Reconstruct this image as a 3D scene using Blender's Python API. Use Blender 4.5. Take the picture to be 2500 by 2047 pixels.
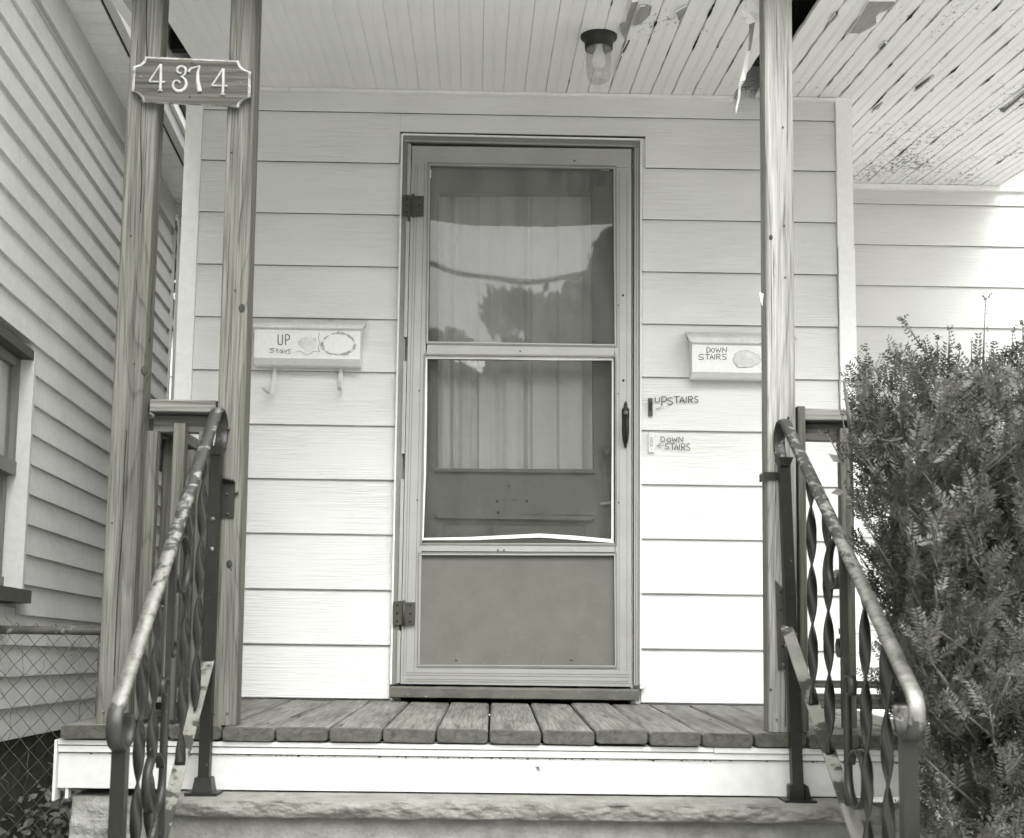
import bpy, math, random
from mathutils import Vector, Matrix
random.seed(7)
R = math.radians
for o in list(bpy.data.objects): bpy.data.objects.remove(o)
scene = bpy.context.scene
C = scene.collection

# ------------------------------------------------------------------ camera
F = 3066.0; W, H = 2500.0, 2047.0            # photograph, pixels
YAW, PITCH, ROLL, SHY, CZ, CD = 0.0133, 0.1063, 0.0134, 166.27, 0.2893, 4.5606
cy_, sy_ = math.cos(YAW), math.sin(YAW); cp_, sp_ = math.cos(PITCH), math.sin(PITCH)
FW = Vector((sy_*cp_, cy_*cp_, sp_)); RT = Vector((cy_, -sy_, 0)); UP = RT.cross(FW)
c_, s_ = math.cos(ROLL), math.sin(ROLL)
RT, UP = c_*RT + s_*UP, -s_*RT + c_*UP
CAM = Vector((0, -CD, CZ))
cam = bpy.data.cameras.new('camera'); camo = bpy.data.objects.new('camera', cam); C.objects.link(camo)
camo.matrix_world = Matrix(((RT.x, UP.x, -FW.x, CAM.x), (RT.y, UP.y, -FW.y, CAM.y), (RT.z, UP.z, -FW.z, CAM.z), (0, 0, 0, 1)))
cam.sensor_width = 36; cam.lens = F/W*36; cam.shift_y = SHY/W; cam.clip_start = 0.05; cam.clip_end = 600
cam.dof.use_dof = True; cam.dof.focus_distance = 4.45; cam.dof.aperture_fstop = 6.5
scene.camera = camo
scene.cycles.max_bounces = 6; scene.cycles.diffuse_bounces = 5; scene.cycles.transparent_max_bounces = 8

# ------------------------------------------------------------------ light
SUN_EL, SUN_AZ = 54, 9           # azimuth measured from straight in front of the house, to the right
world = bpy.data.worlds.new('World'); scene.world = world; world.use_nodes = True
nt = world.node_tree; nt.nodes.clear()
sky = nt.nodes.new('ShaderNodeTexSky'); sky.sky_type = 'NISHITA'; sky.sun_disc = False
sky.sun_elevation = R(SUN_EL); sky.sun_rotation = R(180-SUN_AZ); sky.air_density = 1.0; sky.dust_density = 5.0; sky.ozone_density = 1
bw = nt.nodes.new('ShaderNodeRGBToBW'); bg = nt.nodes.new('ShaderNodeBackground'); wo = nt.nodes.new('ShaderNodeOutputWorld')
bg.inputs['Strength'].default_value = 0.15
nt.links.new(sky.outputs[0], bw.inputs[0]); nt.links.new(bw.outputs[0], bg.inputs['Color']); nt.links.new(bg.outputs[0], wo.inputs[0])
sun = bpy.data.lights.new('sun', 'SUN'); suno = bpy.data.objects.new('sun', sun); C.objects.link(suno)
sun.energy = 0.5; sun.angle = R(60); sun.color = (1, 0.995, 0.98)
sd = Vector((math.sin(R(SUN_AZ))*math.cos(R(SUN_EL)), -math.cos(R(SUN_AZ))*math.cos(R(SUN_EL)), math.sin(R(SUN_EL))))
suno.rotation_euler = sd.to_track_quat('Z', 'Y').to_euler()
vs = scene.view_settings; vs.view_transform = 'Standard'; vs.look = 'None'; vs.exposure = 1.9; vs.gamma = 1; vs.use_curve_mapping = False

# ------------------------------------------------------------------ pixel -> point on a real plane
def ray(px, py):
    return FW + RT*((px-W/2)/F) + UP*((H/2+SHY-py)/F)
def at(px, py, Y):
    d = ray(px, py); return CAM + d*((Y-CAM.y)/d.y)
def atX(px, py, X):
    d = ray(px, py); return CAM + d*((X-CAM.x)/d.x)
def atZ(px, py, Z):
    d = ray(px, py); return CAM + d*((Z-CAM.z)/d.z)

CEZ, CSL, CSK = 2.27, .087, -.016       # ceiling height at the wall, fall towards the front, skew of its boards
def cz(y): return CEZ+CSL*y
def atC(px, py, dz=0):
    d = ray(px, py); k = (CEZ+dz+CSL*CAM.y-CAM.z)/(d.z-CSL*d.y); return CAM+d*k

# ------------------------------------------------------------------ materials
def tint(v):
    b = 0.975 if v > .6 else (0.94 + .035*(v-.3)/.3 if v > .3 else 0.80 + .14*(max(v, .02)-.02)/.28)
    return (v, v*0.998, v*b, 1)
MATS = {}
def newmat(name):
    m = bpy.data.materials.new(name); m.use_nodes = True; MATS[name] = m
    n = m.node_tree.nodes; p = n['Principled BSDF']; return m, m.node_tree, n, p
def N(nt_, kind, **kw):
    n = nt_.nodes.new(kind)
    for k, v in kw.items():
        if k in n.inputs: n.inputs[k].default_value = v
        else: setattr(n, k, v)
    return n
def coords(nt_, scale, loc=(0, 0, 0)):
    tc = nt_.nodes.new('ShaderNodeTexCoord'); mp = nt_.nodes.new('ShaderNodeMapping')
    mp.inputs['Scale'].default_value = scale; mp.inputs['Location'].default_value = loc
    nt_.links.new(tc.outputs['Object'], mp.inputs[0]); return mp.outputs[0]
def ramp(nt_, src, stops):
    r = nt_.nodes.new('ShaderNodeValToRGB'); e = r.color_ramp.elements
    while len(e) < len(stops): e.new(.5)
    for i, (p, v) in enumerate(stops):
        e[i].position = p; e[i].color = tint(v) if not isinstance(v, tuple) else v
    nt_.links.new(src, r.inputs[0]); return r.outputs[0]
def mixc(nt_, fac, a, b, mode='MIX'):
    m = nt_.nodes.new('ShaderNodeMix'); m.data_type = 'RGBA'; m.blend_type = mode
    for s, v in ((m.inputs[0], fac), (m.inputs[6], a), (m.inputs[7], b)):
        if isinstance(v, (int, float)): s.default_value = v if s == m.inputs[0] else tint(v)
        elif isinstance(v, tuple): s.default_value = v
        else: nt_.links.new(v, s)
    return m.outputs[2]
def noise(nt_, vec, scale=1, detail=4, rough=.55, dist=0):
    n = nt_.nodes.new('ShaderNodeTexNoise'); n.inputs['Scale'].default_value = scale; n.inputs['Detail'].default_value = detail
    n.inputs['Roughness'].default_value = rough; n.inputs['Distortion'].default_value = dist
    nt_.links.new(vec, n.inputs[0]); return n.outputs[0]
def bump(nt_, p, h, strength, dist):
    b = nt_.nodes.new('ShaderNodeBump'); b.inputs['Strength'].default_value = strength; b.inputs['Distance'].default_value = dist
    nt_.links.new(h, b.inputs['Height']); nt_.links.new(b.outputs[0], p.inputs['Normal'])
def plain(name, v, rough=.7, var=.12, scale=6, bmp=.15, bscale=60, bd=.002, metal=0, spots=None, spec=.3, stretch=(1, 1, 1)):
    """one paint/stone/metal: base tone with soft mottling, fine relief and optional chips (threshold, tone, scale)"""
    m, t, n, p = newmat(name)
    v0 = coords(t, (scale*stretch[0], scale*stretch[1], scale*stretch[2]))
    c = ramp(t, noise(t, v0, 1, 5, .6), [(.3, v*(1-var)), (.7, min(v*(1+var), .9))])
    fine = noise(t, coords(t, (bscale*stretch[0], bscale*stretch[1], bscale*stretch[2])), 1, 4, .6)
    c = mixc(t, .12, c, ramp(t, fine, [(.35, v*.6), (.65, min(v*1.3, .95))]))
    if spots:
        th, tone, sc = spots
        k = ramp(t, noise(t, coords(t, (sc,)*3), 1, 6, .65, .4), [(th, (0, 0, 0, 1)), (th+.03, (1, 1, 1, 1))])
        c = mixc(t, k, c, tone)
    t.links.new(c, p.inputs['Base Color']); p.inputs['Roughness'].default_value = rough; p.inputs['Metallic'].default_value = metal
    p.inputs['Specular IOR Level'].default_value = spec
    bump(t, p, fine, bmp, bd); return m

def painted_siding(name, v, grain=.5, gs=(5, 5, 150)):
    m, t, n, p = newmat(name)
    vec = coords(t, gs)
    g = noise(t, vec, 1, 3, .5, .9)
    gm = ramp(t, noise(t, coords(t, (2.2, 2, 5), (3, 1, 0)), 1, 3, .5), [(.35, (.15, .15, .15, 1)), (.62, (1, 1, 1, 1))])
    lines = ramp(t, g, [(.40, (0, 0, 0, 1)), (.60, (1, 1, 1, 1))])
    stain = ramp(t, noise(t, coords(t, (1.2, 1, 3)), 1, 6, .6), [(.3, v*.93), (.6, v)])
    low = ramp(t, noise(t, coords(t, (22, 20, 22)), 1, 7, .7), [(.26, v*.72), (.36, v)])
    c = mixc(t, .3, stain, low)
    mm = t.nodes.new('ShaderNodeMath'); mm.operation = 'MULTIPLY'; t.links.new(lines, mm.inputs[0]); t.links.new(gm, mm.inputs[1])
    fl = t.nodes.new('ShaderNodeMath'); fl.operation = 'MULTIPLY'; fl.inputs[1].default_value = .12; t.links.new(mm.outputs[0], fl.inputs[0])
    c = mixc(t, fl.outputs[0], c, v*.52)
    t.links.new(c, p.inputs['Base Color']); p.inputs['Roughness'].default_value = .62; p.inputs['Specular IOR Level'].default_value = .25
    bump(t, p, mm.outputs[0], grain, .0022); return m

def wood(name, axis, dark, light, contrast=1.0, bmp=.35, ring=10, seed=0, patch=None):
    """weathered softwood with long grain lines along the axis"""
    m, t, n, p = newmat(name)
    k = {'x': (.16, 1, 1), 'y': (1, .16, 1), 'z': (1, 1, .10)}[axis]
    fld = noise(t, coords(t, tuple({1: ring*.55, .16: ring*.05, .10: ring*.036}[q] for q in k), (seed, seed*1.7, seed*.3)), 1, 1.5, .4, .15)
    mu = t.nodes.new('ShaderNodeMath'); mu.operation = 'MULTIPLY'; mu.inputs[1].default_value = 17; t.links.new(fld, mu.inputs[0])
    wv_ = t.nodes.new('ShaderNodeMath'); wv_.operation = 'FRACT'; t.links.new(mu.outputs[0], wv_.inputs[0])
    wvo = wv_.outputs[0]
    fine = noise(t, coords(t, tuple({1: 170, .16: 5, .10: 4}[q] for q in k)), 1, 4, .6)
    big = noise(t, coords(t, tuple(q*12 for q in k), (5, 2, 1)), 1, 4, .6)
    c = ramp(t, wvo, [(.0, light*.9), (.45, light), (.80, light*.82+dark*.18), (.93, dark+(light-dark)*(1-contrast)*.7), (1.0, light*.8)])
    c = mixc(t, .6, c, ramp(t, fine, [(.34, dark), (.48, light*.7+dark*.3), (.64, light*1.2)]))
    c = mixc(t, .8, c, ramp(t, big, [(.32, (.5, .5, .49, 1)), (.5, (.85, .85, .84, 1)), (.66, (1.0, 1.0, 1.0, 1))]), 'MULTIPLY')
    st_ = noise(t, coords(t, tuple({1: 38, .16: 1.1, .10: .8}[q] for q in k), (3, 8, 1)), 1, 3, .6)
    c = mixc(t, .6, c, ramp(t, st_, [(.38, (.55, .55, .54, 1)), (.52, (1, 1, 1, 1))]), 'MULTIPLY')
    # dark specks, checks
    ck = ramp(t, noise(t, coords(t, tuple({1: 60, .16: 2.2, .10: 1.4}[q] for q in k), (9, 4, 2)), 1, 3, .5), [(.27, (1, 1, 1, 1)), (.31, (0, 0, 0, 1))])
    c = mixc(t, ck, c, dark*.35)
    t.links.new(c, p.inputs['Base Color']); p.inputs['Roughness'].default_value = .78; p.inputs['Specular IOR Level'].default_value = .25
    ad = t.nodes.new('ShaderNodeMath'); ad.operation = 'ADD'; t.links.new(fine, ad.inputs[0]); t.links.new(wvo, ad.inputs[1])
    bump(t, p, ad.outputs[0], bmp*.6, .0015); return m

def endgrain(name, dark, light):
    m, t, n, p = newmat(name)
    f_ = noise(t, coords(t, (9, 1, 16)), 1, 2, .4); mu = t.nodes.new('ShaderNodeMath'); mu.operation = 'MULTIPLY'; mu.inputs[1].default_value = 13; t.links.new(f_, mu.inputs[0])
    wv = t.nodes.new('ShaderNodeMath'); wv.operation = 'FRACT'; t.links.new(mu.outputs[0], wv.inputs[0])
    c = ramp(t, wv.outputs[0], [(.1, light), (.75, light*.8), (.95, dark)])
    c = mixc(t, .5, c, ramp(t, noise(t, coords(t, (40, 40, 60)), 1, 5, .6), [(.35, dark*.7), (.65, light*1.1)]))
    t.links.new(c, p.inputs['Base Color']); p.inputs['Roughness'].default_value = .9
    bump(t, p, wv.outputs[0], .3, .0015); return m

M_SIDE = painted_siding('painted_siding', .68, .6)
M_LAP_SHADE = plain('lap_shade_paint', .10, .9, .3, 20)  # near-black underside of each board, paints in the shadow line below the lap
M_SIDE_OLD = painted_siding('painted_siding_smooth', .72, .12, (3, 3, 60))
M_WHITE = plain('white_trim_paint', .84, .5, .03, 3, .12, 40, .001)
M_VINYL = plain('white_vinyl', .57, .4, .07, 4, .05, 30, .001)
M_TRIMD = plain('white_trim_dirty', .72, .55, .08, 5, .2, 60, .001, spots=(.66, .3, 30))
M_POST = wood('weathered_post_wood', 'z', .03, .165, 1.0, .3, 16, 3.1)
M_POST2 = wood('pale_post_wood', 'z', .08, .33, 1.0, .3, 14, 7.7)
M_RAILW = wood('weathered_rail_wood', 'x', .05, .20, .8, .3, 14, 1.3)
M_RAILY = wood('weathered_side_rail_wood', 'y', .04, .13, .8, .3, 14, 1.3)
M_BAL = wood('weathered_baluster_wood', 'z', .04, .15, .8, .3, 14, 1.9)
M_DECK = wood('deck_wood', 'y', .045, .20, .75, .55, 13, 2.2)
M_DECKEND = endgrain('deck_end_grain', .03, .08)
M_SIGNW = wood('sign_board_wood', 'x', .025, .10, .6, .3, 20, 4.0)
M_DIGIT = plain('sign_digit_paint', .33, .5, .25, 30, .2, 200, .0005, spots=(.66, .25, 90))
M_IRON = plain('flaking_black_iron_paint', .012, .42, .3, 8, .5, 90, .001, spots=(.67, .12, 60), spec=.35)
M_IRON2 = plain('worn_iron_strap', .17, .45, .35, 8, .4, 70, .001, spots=(.50, .03, 9), spec=.4)
M_IRONPLAIN = plain('dark_iron', .016, .45, .3, 20, .4, 150, .0008, spots=(.68, .2, 60), spec=.5)
M_TWIST = plain('dark_twisted_iron', .014, .36, .4, 12, .3, 100, .0008, spots=(.70, .22, 30), spec=.6)
M_STEEL = plain('dull_steel', .12, .5, .3, 20, .4, 120, .001, spots=(.6, .3, 60))
M_BLACK = plain('black_metal', .02, .5, .2, 10, .2, 60, .001)
M_ALU = plain('aluminium_door', .36, .5, .10, 5, .35, 400, .0004, metal=.5, spec=.4, spots=(.80, .6, 20))
M_ALUD = plain('aluminium_door_jamb', .22, .5, .15, 8, .3, 300, .0004, metal=.4)
M_KICK = plain('kick_panel', .135, .55, .13, 9, .35, 400, .0005, spots=(.75, .3, 25))
M_GASK = plain('white_gasket', .85, .5, .03, 5, .05, 60, .0005)
M_SILL = plain('painted_threshold', .10, .6, .25, 10, .7, 50, .004, spots=(.66, .3, 60))
M_STONE = plain('cut_sandstone', .17, .9, .28, 14, 1.0, 70, .006, spots=(.72, .42, 30))
M_ROCKF = plain('rock_faced_stone', .25, .95, .25, 9, 1.0, 60, .010, spots=(.68, .2, 30))
M_CONC = plain('rough_concrete', .22, .95, .3, 14, .8, 90, .006)
M_NEIGH = plain('neighbour_clapboard_paint', .60, .6, .09, 3, .2, 40, .001, spots=(.735, .7, 7))
M_NTRIM = plain('neighbour_trim_paint', .58, .6, .06, 5, .2, 50, .001)
M_FOUND = plain('dark_foundation', .09, .95, .4, 10, .8, 30, .01)
M_DOOR = plain('inner_door_paint', .12, .5, .1, 4, .2, 80, .0008, spots=(.77, .05, 12))
M_CURT = plain('curtain_cloth', .85, .9, .06, 6, .2, 300, .0008, stretch=(1, 1, .2))
M_DARK = plain('dark_void', .012, .95, .3, 6, .3, 20, .003)
M_BARE = plain('bare_ceiling_wood', .30, .8, .2, 12, .4, 60, .001, stretch=(4, .4, 1))
M_INK = plain('marker_ink', .05, .7, .2, 30, 0, 60, .0003)
M_INKF = plain('faded_marker_ink', .07, .7, .2, 30, 0, 60, .0003)
M_BOX = plain('mailbox_paint', .74, .42, .03, 6, .15, 80, .0006, spots=(.715, .3, 26))
M_BOXL = plain('mailbox_lid_paint', .58, .45, .12, 14, .2, 80, .0006, spots=(.64, .25, 45))
M_RESID = plain('sticker_residue', .60, .8, .2, 40, .4, 90, .001, spots=(.60, .7, 40))
M_RESID2 = plain('torn_label_edge', .36, .8, .35, 40, .4, 90, .001, spots=(.56, .6, 60))
M_BELL = plain('doorbell_grey', .45, .5, .1, 20, .2, 80, .0005)
M_BELLD = plain('doorbell_dark', .07, .4, .1, 20, .2, 80, .0005)
M_NEEDLE = plain('yew_needle', .056, .5, .75, 7, .1, 30, .001, spec=.5)
M_BARK = plain('yew_bark', .13, .9, .3, 30, .6, 60, .002)
M_LEAF = plain('leaf', .13, .6, .5, 5, .2, 60, .001)
M_TREELEAF = plain('tree_leaf', .09, .6, .4, 1, .2, 6, .001)
M_GROUND = plain('soil_and_grass', .32, .95, .45, 3, .8, 20, .03)
M_PALE_BOUNCE = plain('pale_bounce_concrete', .58, .9, .12, 1.5, .4, 30, .004)
M_VINE = plain('dry_vine', .13, .9, .3, 30, .2, 60, .001)
M_WIRE = plain('galvanised_wire', .10, .5, .4, 30, .2, 100, .0005, spots=(.6, .3, 20))
M_SOFF = plain('soffit_paint', .85, .6, .08, 5, .2, 60, .001)

# old bead-board ceiling paint: dirt and flaking that grows to the right of the lamp
def ceiling_mat():
    m, t, n, p = newmat('flaking_ceiling_paint')
    v = .79
    base = ramp(t, noise(t, coords(t, (2, 1, 1)), 1, 5, .6), [(.3, v*.92), (.65, v)])
    sp = noise(t, coords(t, (70, 34, 50)), 1, 7, .75)
    tc = t.nodes.new('ShaderNodeTexCoord'); sx = t.nodes.new('ShaderNodeSeparateXYZ'); t.links.new(tc.outputs['Object'], sx.inputs[0])
    mr = t.nodes.new('ShaderNodeMapRange'); mr.inputs[1].default_value = .2; mr.inputs[2].default_value = 2.2; mr.inputs[3].default_value = -.02; mr.inputs[4].default_value = .10
    t.links.new(sx.outputs['X'], mr.inputs[0])
    reg = noise(t, coords(t, (3.2, 2.2, 1), (4, 4, 0)), 1, 3, .5)
    a = t.nodes.new('ShaderNodeMath'); a.operation = 'ADD'; t.links.new(sp, a.inputs[0]); t.links.new(mr.outputs[0], a.inputs[1])
    b = t.nodes.new('ShaderNodeMath'); b.operation = 'MULTIPLY_ADD'; b.inputs[1].default_value = .42; t.links.new(reg, b.inputs[0]); t.links.new(a.outputs[0], b.inputs[2])
    k = ramp(t, b.outputs[0], [(.875, (0, 0, 0, 1)), (.93, (1, 1, 1, 1))])
    c = mixc(t, k, base, .22)
    t.links.new(c, p.inputs['Base Color']); p.inputs['Roughness'].default_value = .6; p.inputs['Specular IOR Level'].default_value = .2
    bump(t, p, sp, .15, .002); return m
M_CEIL = ceiling_mat()

# worn hand rail: paint gone along the lower, most gripped length
def handrail_mat():
    m, t, n, p = newmat('handrail_paint_worn_bare')
    nz = noise(t, coords(t, (38, 38, 38)), 1, 6, .65, .5)
    tc = t.nodes.new('ShaderNodeTexCoord'); sx = t.nodes.new('ShaderNodeSeparateXYZ'); t.links.new(tc.outputs['Object'], sx.inputs[0])
    mr = t.nodes.new('ShaderNodeMapRange'); mr.inputs[1].default_value = .66; mr.inputs[2].default_value = .22; mr.inputs[3].default_value = 0; mr.inputs[4].default_value = .26
    t.links.new(sx.outputs['Z'], mr.inputs[0])
    a = t.nodes.new('ShaderNodeMath'); a.operation = 'ADD'; t.links.new(nz, a.inputs[0]); t.links.new(mr.outputs[0], a.inputs[1])
    lo = t.nodes.new('ShaderNodeMapRange'); lo.inputs[1].default_value = .125; lo.inputs[2].default_value = .085; lo.inputs[3].default_value = 0; lo.inputs[4].default_value = .5
    t.links.new(sx.outputs['Z'], lo.inputs[0])
    s = t.nodes.new('ShaderNodeMath'); s.operation = 'SUBTRACT'; t.links.new(a.outputs[0], s.inputs[0]); t.links.new(lo.outputs[0], s.inputs[1])
    k = ramp(t, s.outputs[0], [(.56, (0, 0, 0, 1)), (.64, (1, 1, 1, 1))])
    c = mixc(t, k, .013, ramp(t, nz, [(.3, .10), (.66, .27)]))
    t.links.new(c, p.inputs['Base Color']); p.inputs['Roughness'].default_value = .52; p.inputs['Specular IOR Level'].default_value = .7; kk = t.nodes.new('ShaderNodeMath'); kk.operation = 'MULTIPLY'; kk.inputs[1].default_value = .8; t.links.new(k, kk.inputs[0]); t.links.new(kk.outputs[0], p.inputs['Metallic'])
    bump(t, p, s.outputs[0], .3, .001); return m
M_RAIL = handrail_mat()

def glass(name, refl, tr, rough=.0, haze=0.0):
    m, t, n, p = newmat(name); n.remove(p)
    out = n['Material Output']
    g = N(t, 'ShaderNodeBsdfGlossy'); g.inputs['Roughness'].default_value = rough; g.inputs['Color'].default_value = (1, 1, .98, 1)
    tr_ = N(t, 'ShaderNodeBsdfTransparent'); tr_.inputs['Color'].default_value = (tr, tr, tr*.995, 1)
    mx = N(t, 'ShaderNodeMixShader'); mx.inputs[0].default_value = refl
    t.links.new(tr_.outputs[0], mx.inputs[1]); t.links.new(g.outputs[0], mx.inputs[2])
    last = mx.outputs[0]
    if haze:
        d = N(t, 'ShaderNodeBsdfDiffuse')
        d.inputs['Color'].default_value = tint(.5)
        nz = ramp(t, noise(t, coords(t, (9, 9, 2.5)), 1, 6, .65), [(.3, (haze*.4,)*3+(1,)), (.75, (haze*1.7,)*3+(1,))])
        m2 = N(t, 'ShaderNodeMixShader'); t.links.new(nz, m2.inputs[0])
        t.links.new(last, m2.inputs[1]); t.links.new(d.outputs[0], m2.inputs[2]); last = m2.outputs[0]
    t.links.new(last, out.inputs['Surface']); return m
M_PANE = glass('dusty_upper_pane', .058, .60, .02, .20)
M_PANE2 = glass('clear_lower_pane', .05, .9, .01, .05)
M_PANE3 = glass('neighbour_window_glass', .35, .7, .02, .05)
M_JAR = glass('ribbed_jar_glass', .10, .93, .15, .34)

# ------------------------------------------------------------------ mesh helpers
class MB:
    def __init__(s): s.v = []; s.f = []; s.m = []; s.smooth = []
    def add(s, vs, fs, mi=0, sm=False):
        o = len(s.v); s.v += [tuple(v) for v in vs]
        for f in fs: s.f.append(tuple(i+o for i in f)); s.m.append(mi); s.smooth.append(sm)
        return s
    def box(s, a, b, mi=0):
        x0, y0, z0 = [min(a[i], b[i]) for i in range(3)]; x1, y1, z1 = [max(a[i], b[i]) for i in range(3)]
        vs = [(x0, y0, z0), (x1, y0, z0), (x1, y1, z0), (x0, y1, z0), (x0, y0, z1), (x1, y0, z1), (x1, y1, z1), (x0, y1, z1)]
        return s.hexa(vs, mi)
    def hexa(s, vs, mi=0):
        return s.add(vs, [(0, 3, 2, 1), (4, 5, 6, 7), (0, 1, 5, 4), (1, 2, 6, 5), (2, 3, 7, 6), (3, 0, 4, 7)], mi)
    def prism(s, poly, d, mi=0, caps=True, sm=False):
        """poly: list of 3D points (loop), extruded by vector d"""
        n = len(poly); d = Vector(d); a = [Vector(p) for p in poly]; b = [p+d for p in a]
        fs = [(i, (i+1) % n, (i+1) % n+n, i+n) for i in range(n)]
        s.add(a+b, fs, mi, sm)
        if caps: s.add(a, [tuple(range(n))[::-1]], mi); s.add(b, [tuple(range(n))], mi)
        return s
    def sweep(s, path, prof_fn, mi=0, closed_prof=True, sm=True, caps=True):
        """prof_fn(i, point) -> list of 3D points (same count) around path point i"""
        rings = [[Vector(q) for q in prof_fn(i, p)] for i, p in enumerate(path)]
        n = len(rings[0]); o = []
        for r in rings: o += r
        fs = []
        for i in range(len(rings)-1):
            for j in range(n if closed_prof else n-1):
                k = (j+1) % n; fs.append((i*n+j, i*n+k, (i+1)*n+k, (i+1)*n+j))
        s.add(o, fs, mi, sm)
        if caps and closed_prof:
            s.add(rings[0], [tuple(range(n))[::-1]], mi); s.add(rings[-1], [tuple(range(n))], mi)
        return s
    def tube(s, path, r, n=6, mi=0, sm=True):
        P = [Vector(p) for p in path]
        rr = r if isinstance(r, (list, tuple)) else [r]*len(P)
        up = Vector((0.13, 0.21, 1)).normalized()
        def fn(i, p):
            t = (P[min(i+1, len(P)-1)]-P[max(i-1, 0)]); t = t.normalized() if t.length > 1e-9 else Vector((0, 0, 1))
            a = t.cross(up if abs(t.dot(up)) < .95 else Vector((1, 0, 0))).normalized(); b = t.cross(a)
            return [p+(a*math.cos(q*2*math.pi/n)+b*math.sin(q*2*math.pi/n))*rr[i] for q in range(n)]
        return s.sweep(P, fn, mi, sm=sm)
    def lathe(s, c, prof, n=24, mi=0, axis='z', sm=True):
        c = Vector(c); vs = []; fs = []
        for (r, h) in prof:
            for q in range(n):
                a = q*2*math.pi/n
                if axis == 'z': vs.append(c+Vector((r*math.cos(a), r*math.sin(a), h)))
                else: vs.append(c+Vector((r*math.cos(a), h, r*math.sin(a))))
        for i in range(len(prof)-1):
            for q in range(n):
                k = (q+1) % n; fs.append((i*n+q, i*n+k, (i+1)*n+k, (i+1)*n+q))
        return s.add(vs, fs, mi, sm)
    def ribbon(s, pts, w, d, mi=0, wfn=None):
        """flat stroke in the XZ plane, d thick toward the viewer (-Y)"""
        P = [Vector(p) for p in pts]
        if len(P) < 2: return s
        def fn(i, p):
            t = (P[min(i+1, len(P)-1)]-P[max(i-1, 0)]); t.y = 0
            t = t.normalized() if t.length > 1e-9 else Vector((1, 0, 0))
            a = Vector((-t.z, 0, t.x))*((wfn(i/(len(P)-1)) if wfn else 1)*w/2)
            return [p+a, p+a*.7+Vector((0, -d, 0)), p-a*.7+Vector((0, -d, 0)), p-a]
        return s.sweep(P, fn, mi, sm=False)
    def build(s, name, mats, parent=None, kind=None, label=None):
        me = bpy.data.meshes.new(name); me.from_pydata(s.v, [], s.f)
        if not isinstance(mats, (list, tuple)): mats = [mats]
        for m in mats: me.materials.append(m)
        me.polygons.foreach_set('material_index', s.m); me.polygons.foreach_set('use_smooth', s.smooth)
        me.update()
        import bmesh
        b = bmesh.new(); b.from_mesh(me); bmesh.ops.remove_doubles(b, verts=b.verts, dist=1e-6) if len(s.v) < 40000 else None
        bmesh.ops.recalc_face_normals(b, faces=b.faces) if len(s.v) < 40000 else None
        b.to_mesh(me); b.free()
        o = bpy.data.objects.new(name, me); C.objects.link(o)
        if parent: put(o, parent)
        if kind: o['kind'] = kind
        if label: o['label'] = label
        return o
def put(o, parent):
    o.parent = parent
    w = Vector(parent.location) if parent.parent is None else Vector(parent['_w']) if '_w' in parent else Vector((0, 0, 0))
    if parent.type == 'EMPTY': o.matrix_parent_inverse = Matrix.Translation(-Vector(parent.location))
def thing(name, label, cat, loc=(0, 0, 0), group=None):
    o = bpy.data.objects.new(name, None); C.objects.link(o); o.location = loc; o.empty_display_size = .1
    o['label'] = label; o['category'] = cat
    if group: o['group'] = group
    return o
def tag(o, label, cat, group=None):
    o['label'] = label; o['category'] = cat
    if group: o['group'] = group
    return o
def box(name, a, b, m, parent, label=None): return MB().box(a, b).build(name, m, parent, label=label)
def bbox(name, a, b, m, parent, r=.004, axis=2, label=None):
    """box with rounded long edges along the axis"""
    a = [min(a[i], b[i]) for i in range(3)], [max(a[i], b[i]) for i in range(3)]
    lo, hi = a; u, v = [i for i in range(3) if i != axis]
    pts = []
    for (cx, cy, q0) in ((hi[u]-r, hi[v]-r, 0), (lo[u]+r, hi[v]-r, 1), (lo[u]+r, lo[v]+r, 2), (hi[u]-r, lo[v]+r, 3)):
        for k in range(3):
            an = (q0+k/2)*math.pi/2; p = [0, 0, 0]; p[u] = cx+r*math.cos(an); p[v] = cy+r*math.sin(an); p[axis] = lo[axis]; pts.append(p)
    d = [0, 0, 0]; d[axis] = hi[axis]-lo[axis]
    return MB().prism(pts, d).build(name, m, parent, label=label)

# ------------------------------------------------------------------ the setting
GZ = -.80
gb = MB(); n = 40
gv = []
for i in range(n+1):
    for j in range(n+1):
        sx = (i/n-.5)*2; sy = (j/n-.5)*2
        gv.append((sx*abs(sx)*150, sy*abs(sy)*150-2, GZ+random.uniform(-.008, .008)))
gb.add(gv, [(i*(n+1)+j, (i+1)*(n+1)+j, (i+1)*(n+1)+j+1, i*(n+1)+j+1) for i in range(n) for j in range(n)], sm=True)
gb.build('ground', M_GROUND, kind='structure')
MB().box((-2.4, -9, GZ-.02), (2.2, -2.35, GZ+.014)).build('path', M_PALE_BOUNCE, kind='structure')  # unseen concrete path, widened and made pale to bounce light up to the ceiling
MB().box((-40, -12, GZ-.02), (40, -9.006, GZ+.018)).build('road', M_PALE_BOUNCE, kind='structure')

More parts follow.
